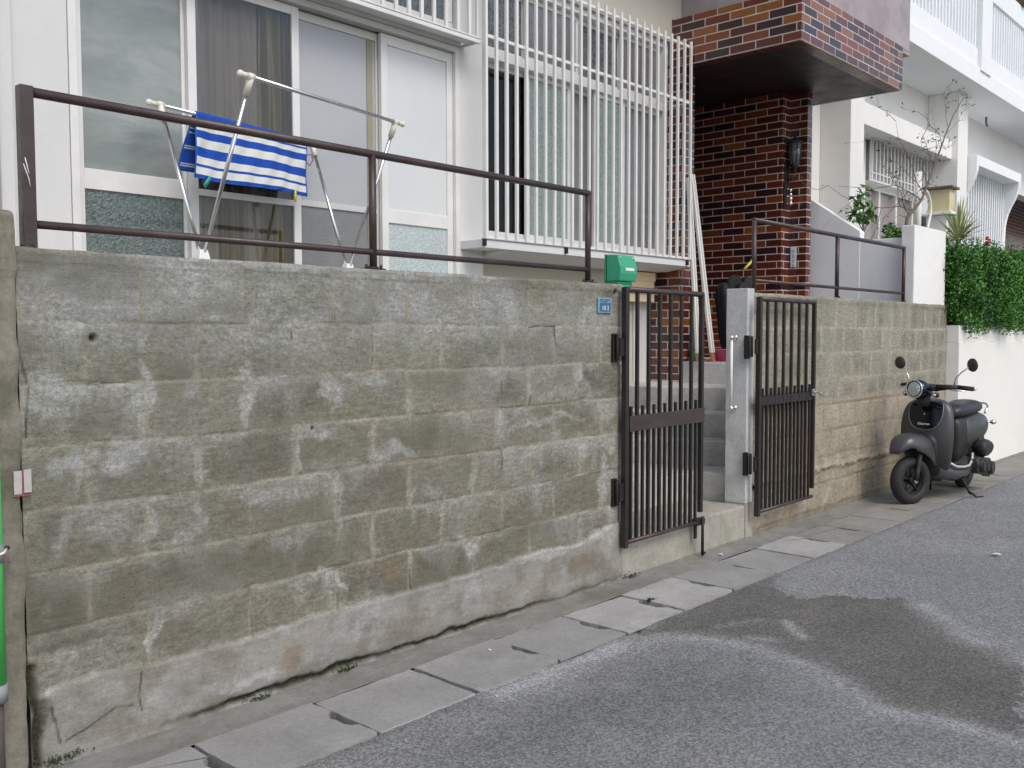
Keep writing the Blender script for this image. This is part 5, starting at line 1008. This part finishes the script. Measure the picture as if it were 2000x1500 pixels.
fw_ = wheel(-.60, Q); mapv(MB().tube([(-.60, -.048, .2), (-.60, -.066, .2)], .018, 14), Q).build('axle_nut', 'chrome', fw_)
wheel(.60, T)
# front fender
m = MB(); ring = []
fp = [(-.865, .430, .040, .02), (-.850, .470, .070, .045), (-.815, .520, .094, .075), (-.765, .560, .108, .10), (-.70, .583, .112, .125), (-.60, .588, .114, .14), (-.51, .572, .110, .15), (-.44, .535, .100, .15), (-.385, .475, .088, .13), (-.35, .40, .078, .10), (-.335, .33, .07, .07)]
fp = [((-.60+(a_+.60)*.76) if a_ < -.6 else a_, b_, c_, d_) for a_, b_, c_, d_ in fp]
for i, (s_, z, w_, dr) in enumerate(fp):
    t_ = Vector((fp[min(i+1, 10)][0]-fp[max(i-1, 0)][0], fp[min(i+1, 10)][1]-fp[max(i-1, 0)][1])).normalized(); nx_, nz_ = -t_.y, t_.x
    prof = []
    for sh in (0, 1):
        bs_ = np.linspace(-1, 1, 15); bs_ = bs_ if sh == 0 else bs_[::-1]
        for q in bs_:
            dd_ = -dr*(abs(q)**2.4)-.007*sh; ww = (w_-.006*sh)*math.sin(q*math.pi/2*.999); prof.append((s_+nx_*dd_, ww, z+nz_*dd_))
    ring.append(prof)
m.rings(ring); mapv(m, Q).build('front_fender', 'matte', SC)
m = MB(); 
for t in (-.062, .062): m.tube([(-.60, t, .2), (-.59, t, .28), (-.56, t*.9, .40), (-.53, t*.7, .50)], [.016, .02, .022, .022], 10)
mapv(m, Q).build('fork', 'engine', SC)
# front leg shield
def srow(z, s0, w, d, n=32, e=2.3):
    r_ = []
    for k in range(n):
        a = 2*math.pi*k/n; c, s_ = math.cos(a), math.sin(a); r_.append((s0+d*np.sign(c)*abs(c)**(2/e)*(1 if c > 0 else 1.25), w*np.sign(s_)*abs(s_)**(2/e), z))
    return r_
rows = [(.235, -.23, .13, .05), (.30, -.30, .165, .055), (.38, -.345, .19, .055), (.46, -.37, .205, .055), (.55, -.375, .212, .055), (.64, -.37, .212, .056), (.72, -.355, .204, .056), (.78, -.34, .188, .054), (.825, -.325, .158, .048), (.85, -.315, .11, .036), (.858, -.31, .05, .02)]
m = MB(); m.rings([srow(*r_) for r_ in rows]); mapv(m, T).build('leg_shield', 'matte', SC, subsurf=1)
# recess behind the front wheel
m = MB(); m.rings([srow(z, s_, w, .03) for z, s_, w in ((.17, -.27, .095), (.35, -.41, .11), (.50, -.435, .11), (.57, -.43, .07))]); mapv(m, T).build('wheel_well', 'black', SC)
# glossy badge panel with silver edge
def shield_pt(z, t, off):
    Z_ = [r_[0] for r_ in rows]; s0 = np.interp(z, Z_, [r_[1] for r_ in rows]); w = np.interp(z, Z_, [r_[2] for r_ in rows]); d = np.interp(z, Z_, [r_[3] for r_ in rows])*1.25
    q = min(abs(t)/w, .999); return (s0-d*(1-q**2.3)**(1/2.3)-off, t, z)
def hw_at(z): return np.interp(z, [.60, .615, .64, .68, .74, .80, .835], [.0, .065, .100, .124, .136, .130, .112])
grid = []
for z in np.concatenate([[.600, .604, .610], np.linspace(.62, .835, 14)]):
    h_ = hw_at(z); grid.append([shield_pt(z, -h_+2*h_*k/14, .007) for k in range(15)])
m = MB(); n_ = len(grid); m.add([p for r_ in grid for p in r_], [(i*15+k, i*15+k+1, (i+1)*15+k+1, (i+1)*15+k) for i in range(n_-1) for k in range(14)], True); mapv(m, T); pnl = m.build('front_panel', 'gloss', SC)
edge = [shield_pt(z, -hw_at(z), .006) for z in (.835, .80, .74, .68, .64, .615)]+[shield_pt(.600, 0, .006)]+[shield_pt(z, hw_at(z), .006) for z in (.615, .64, .68, .74, .80, .835)]
mapv(MB().tube(edge, .0050, 8), T).build('trim', simple('satin_trim', (.22, .22, .23), .3, .6), pnl)
bm_ = Matrix(((0, 0, -1, SO.x-.456), (-1, 0, 0, SO.y), (0, 1, 0, SO.z+.655), (0, 0, 0, 1)))
text('badge', 'Giorno', .028, 'plastic_clean', bm_ @ Matrix.Diagonal((1.15, 1, 1, 1)), pnl, .002)
MB().lathe([(.0, -.001), (.006, 0), (.0, .002)], T((-.447, 0, .735)), (-1, 0, 0), 10).build('emblem', 'chrome', pnl)
# headlight and handlebar shroud
m = MB(); HZ = .945; HS = -.575; ring = []
for s_, r_ in ((.0, .068), (.012, .078), (.035, .081), (.075, .076), (.12, .060), (.17, .035), (.19, .012)): ring.append([(HS+s_, r_*1.12*math.cos(a), HZ-.02*s_/.19+r_*math.sin(a)) for a in np.linspace(0, 2*math.pi, 26, endpoint=False)])
m.rings(ring); hl = mapv(m, Q).build('headlight', 'gloss', SC)
mapv(MB().lathe([(.0, .028), (.03, .026), (.055, .016), (.070, 0), (.0, -.01)], (HS+.004, 0, HZ), (-1, 0, .08), 28), Q).build('lens', 'lens', hl)
ring = [(HS-.002, .072*1.1*math.cos(a), HZ+.072*math.sin(a)) for a in np.linspace(0, 2*math.pi, 30, endpoint=False)]; mapv(MB().tube(ring, .0065, 8, closed=True), Q).build('bezel', 'chrome', hl)
m = MB(); m.rings([[(-.47+a_*math.cos(q), b_*math.sin(q), z) for q in np.linspace(0, 2*math.pi, 18, endpoint=False)] for z, a_, b_ in ((.80, .05, .045), (.85, .055, .05), (.90, .06, .06), (.945, .05, .075), (.985, .03, .05), (.995, .01, .02))]); mapv(m, Q).build('steering_column', 'black', SC)
m = MB(); m.tube([(-.44, -.10, .955), (-.42, -.20, .965), (-.37, -.26, .965)], [.028, .020, .016], 12).tube([(-.44, .10, .955), (-.42, .20, .965), (-.37, .26, .965)], [.028, .020, .016], 12).tube([(-.44, -.11, .955), (-.44, .11, .955)], .03, 12); hb = mapv(m, Q).build('handlebar', 'black', SC)
for sg in (-1, 1):
    mapv(MB().tube([(-.375, sg*.25, .965), (-.325, sg*.355, .955)], .0185, 14), Q).build('grip', 'rubber', hb); mapv(MB().sphere((-.321, sg*.362, .955), .015, 10), Q).build('bar_end', 'chrome', hb)
    mapv(MB().tube([(-.42, sg*.21, .95), (-.44, sg*.25, .945), (-.40, sg*.34, .938)], [.008, .006, .006], 8), Q).build('brake_lever', 'chrome', hb)
    mapv(MB().tube([(-.39, sg*.225, .975), (-.385, sg*.235, 1.035), (-.375, sg*.28, 1.085), (-.36, sg*.335, 1.125)], .0055, 8), Q).build('mirror_stalk', 'chrome', hb)
    mi = mapv(MB().lathe([(.0, -.018), (.035, -.012), (.052, .0), (.054, .006), (.050, .010)], (-.355, sg*.36, 1.145), (1, sg*.1, .06), 22), Q).build('mirror', 'mirror_back', hb); mapv(MB().lathe([(.0, .0105), (.049, .0105), (.049, .0085)], (-.40, sg*.36, 1.150), (1, sg*.1, .06), 22), Q).build('mirror_glass', 'chrome', mi) if False else None
    mapv(MB().tube([(-.50, sg*.07, .905), (-.50, sg*.125, .90)], .011, 8), Q).build('stem', 'black', hb)
    tu = mapv(MB().sphere((-.505, sg*.150, .90), .027, 14, (1.1, 1.1, .85)), Q).build('indicator', 'black', SC); mapv(MB().sphere((-.522, sg*.150, .90), .021, 12, (.8, 1, .8)), Q).build('indicator_lens', 'lens', tu)
# inner shield, floor, body
m = MB(); m.rings([srow(z, s_, w, d, e=3) for z, s_, w, d in ((.23, -.19, .12, .03), (.40, -.30, .17, .03), (.60, -.315, .18, .03), (.76, -.30, .165, .03), (.83, -.29, .12, .02))]); mapv(m, T).build('inner_shield', 'black', SC, subsurf=1)
def trow(s_, w, z0, z1, n=24, e=3.2):
    zc, h_ = (z0+z1)/2, (z1-z0)/2; return [(s_, w*np.sign(math.cos(a))*abs(math.cos(a))**(2/e), zc+h_*np.sign(math.sin(a))*abs(math.sin(a))**(2/e)) for a in np.linspace(0, 2*math.pi, n, endpoint=False)]
m = MB(); m.rings([trow(*r_) for r_ in ((-.34, .10, .20, .34), (-.26, .15, .17, .31), (-.15, .175, .165, .275), (0, .185, .16, .262), (.12, .19, .16, .262), (.20, .19, .18, .30), (.26, .17, .22, .34))]); fb = mapv(m, T).build('floorboard', 'matte', SC)
m = MB(); 
for sg in (-1, 1):
    m.tube([(-.25, sg*.150, .322), (-.15, sg*.172, .284), (0, sg*.184, .268), (.12, sg*.189, .268), (.20, sg*.187, .305), (.25, sg*.175, .36)], .011, 8)
mapv(m, T).build('silver_edge', 'alu', fb)
mapv(MB().box((-.18, -.13, .258), (.14, .13, .270)), T).build('foot_mat', 'rubber', fb, .003)
m = MB(); m.rings([trow(*r_, e=3) for r_ in ((.14, .09, .25, .66), (.18, .115, .26, .68), (.30, .12, .28, .69), (.42, .12, .30, .69))]); mapv(m, T).build('seat_base', 'black', SC, subsurf=1)
m = MB(); m.rings([trow(*r_, e=2.5) for r_ in ((.25, .085, .40, .62), (.30, .135, .36, .665), (.40, .165, .37, .69), (.52, .186, .40, .70), (.64, .188, .43, .70), (.74, .165, .47, .69), (.81, .11, .52, .67), (.84, .05, .56, .645))]); bd = mapv(m, T).build('rear_body', 'matte', SC, subsurf=1)
m = MB(); m.rings([trow(*r_, e=2.5) for r_ in ((.10, .06, .67, .73), (.13, .10, .665, .765), (.22, .125, .66, .79), (.34, .130, .66, .785), (.46, .135, .665, .79), (.60, .14, .67, .805), (.70, .125, .68, .795), (.77, .085, .69, .765), (.79, .03, .70, .74))]); mapv(m, T).build('seat', 'seat', SC, subsurf=1)
m = MB(); m.tube([(.66, -.15, .68), (.74, -.15, .735), (.83, -.11, .755), (.865, 0, .76), (.83, .11, .755), (.74, .15, .735), (.66, .15, .68)], .010, 10); mapv(m, T).build('grab_rail', 'chrome', SC)
tl = mapv(MB().rings([trow(*r_, e=2.2) for r_ in ((.83, .05, .53, .61), (.88, .06, .52, .615), (.905, .045, .535, .60))]), T).build('tail_light', simple('red_lens', (.35, .02, .015), .15), SC)
for sg in (-1, 1):
    q_ = mapv(MB().tube([(.68, sg*.10, .60), (.70, sg*.19, .60)], .009, 8).sphere((.705, sg*.21, .60), .026, 14, (1.2, 1, .85)), T).build('indicator', 'chrome', SC)
mapv(MB().rings([trow(*r_) for r_ in ((.66, .07, .30, .48), (.80, .085, .30, .50), (.93, .08, .22, .50), (.97, .07, .20, .34))]).box((.945, -.08, .26), (.955, .08, .40)), T).build('rear_fender', 'black', SC)
# engine, drive case, air box, stand
m = MB(); m.rings([[(s_, -.20+t, z) for t, z in ((-.03, zc+h_), (.03, zc+h_), (.045, zc), (.03, zc-h_), (-.03, zc-h_), (-.045, zc))] for s_, zc, h_ in ((.18, .27, .04), (.25, .26, .075), (.38, .24, .07), (.48, .225, .075), (.56, .21, .085), (.62, .205, .05))], smooth=False)
m.tube([(.30, -.26, .255), (.30, -.20, .255)], .062, 20).tube([(.55, -.265, .21), (.55, -.2, .21)], .058, 20); en = mapv(m, T).build('engine_case', 'engine', SC, .006)
mapv(MB().rings([trow(s_, .05, z0, z1) for s_, z0, z1 in ((.38, .34, .42), (.42, .31, .46), (.54, .31, .46), (.61, .33, .44), (.63, .36, .42))]), lambda p: T((p[0], p[1]-.19, p[2]))).build('air_box', 'black', SC)
m = MB(); 
for k in range(3): m.tube([(.30+.11*k, -.268, .255-.015*k), (.30+.11*k, -.262, .255-.015*k)], .05-.006*k, 20)
mapv(m, T).build('case_cover', 'engine', en)
mapv(MB().tube([(.20, .0, .27), (.28, .0, .25)], .075, 16).box((.05, -.09, .13), (.30, .09, .20)), T).build('engine_block', 'engine', SC, .008)
mapv(MB().tube([(.18, .12, .20), (.35, .19, .17), (.45, .20, .19)], .018, 10).tube([(.45, .20, .19), (.50, .20, .21), (.88, .205, .30), (.92, .205, .31)], [.03, .052, .052, .03], 16), T).build('exhaust', 'engine', SC)
mapv(MB().tube([(.16, -.13, .17), (.19, -.15, .08), (.24, -.165, .004), (.30, -.17, .006)], [.012, .010, .009, .008], 8).tube([(.16, .13, .17), (.19, .15, .08), (.24, .165, .004)], [.012, .010, .009], 8).tube([(.16, -.13, .17), (.16, .13, .17)], .011, 8), T).build('centre_stand', 'rust_black', SC)
mapv(MB().tube([(.02, -.16, .17), (.05, -.21, .06), (.10, -.26, .006), (.17, -.29, .006)], [.010, .009, .008, .008], 8), T).build('side_stand', 'rust_black', SC)
mapv(MB().tube([(.60, -.12, .35), (.64, -.11, .56)], .022, 12), T).build('shock_absorber', 'chrome', SC)
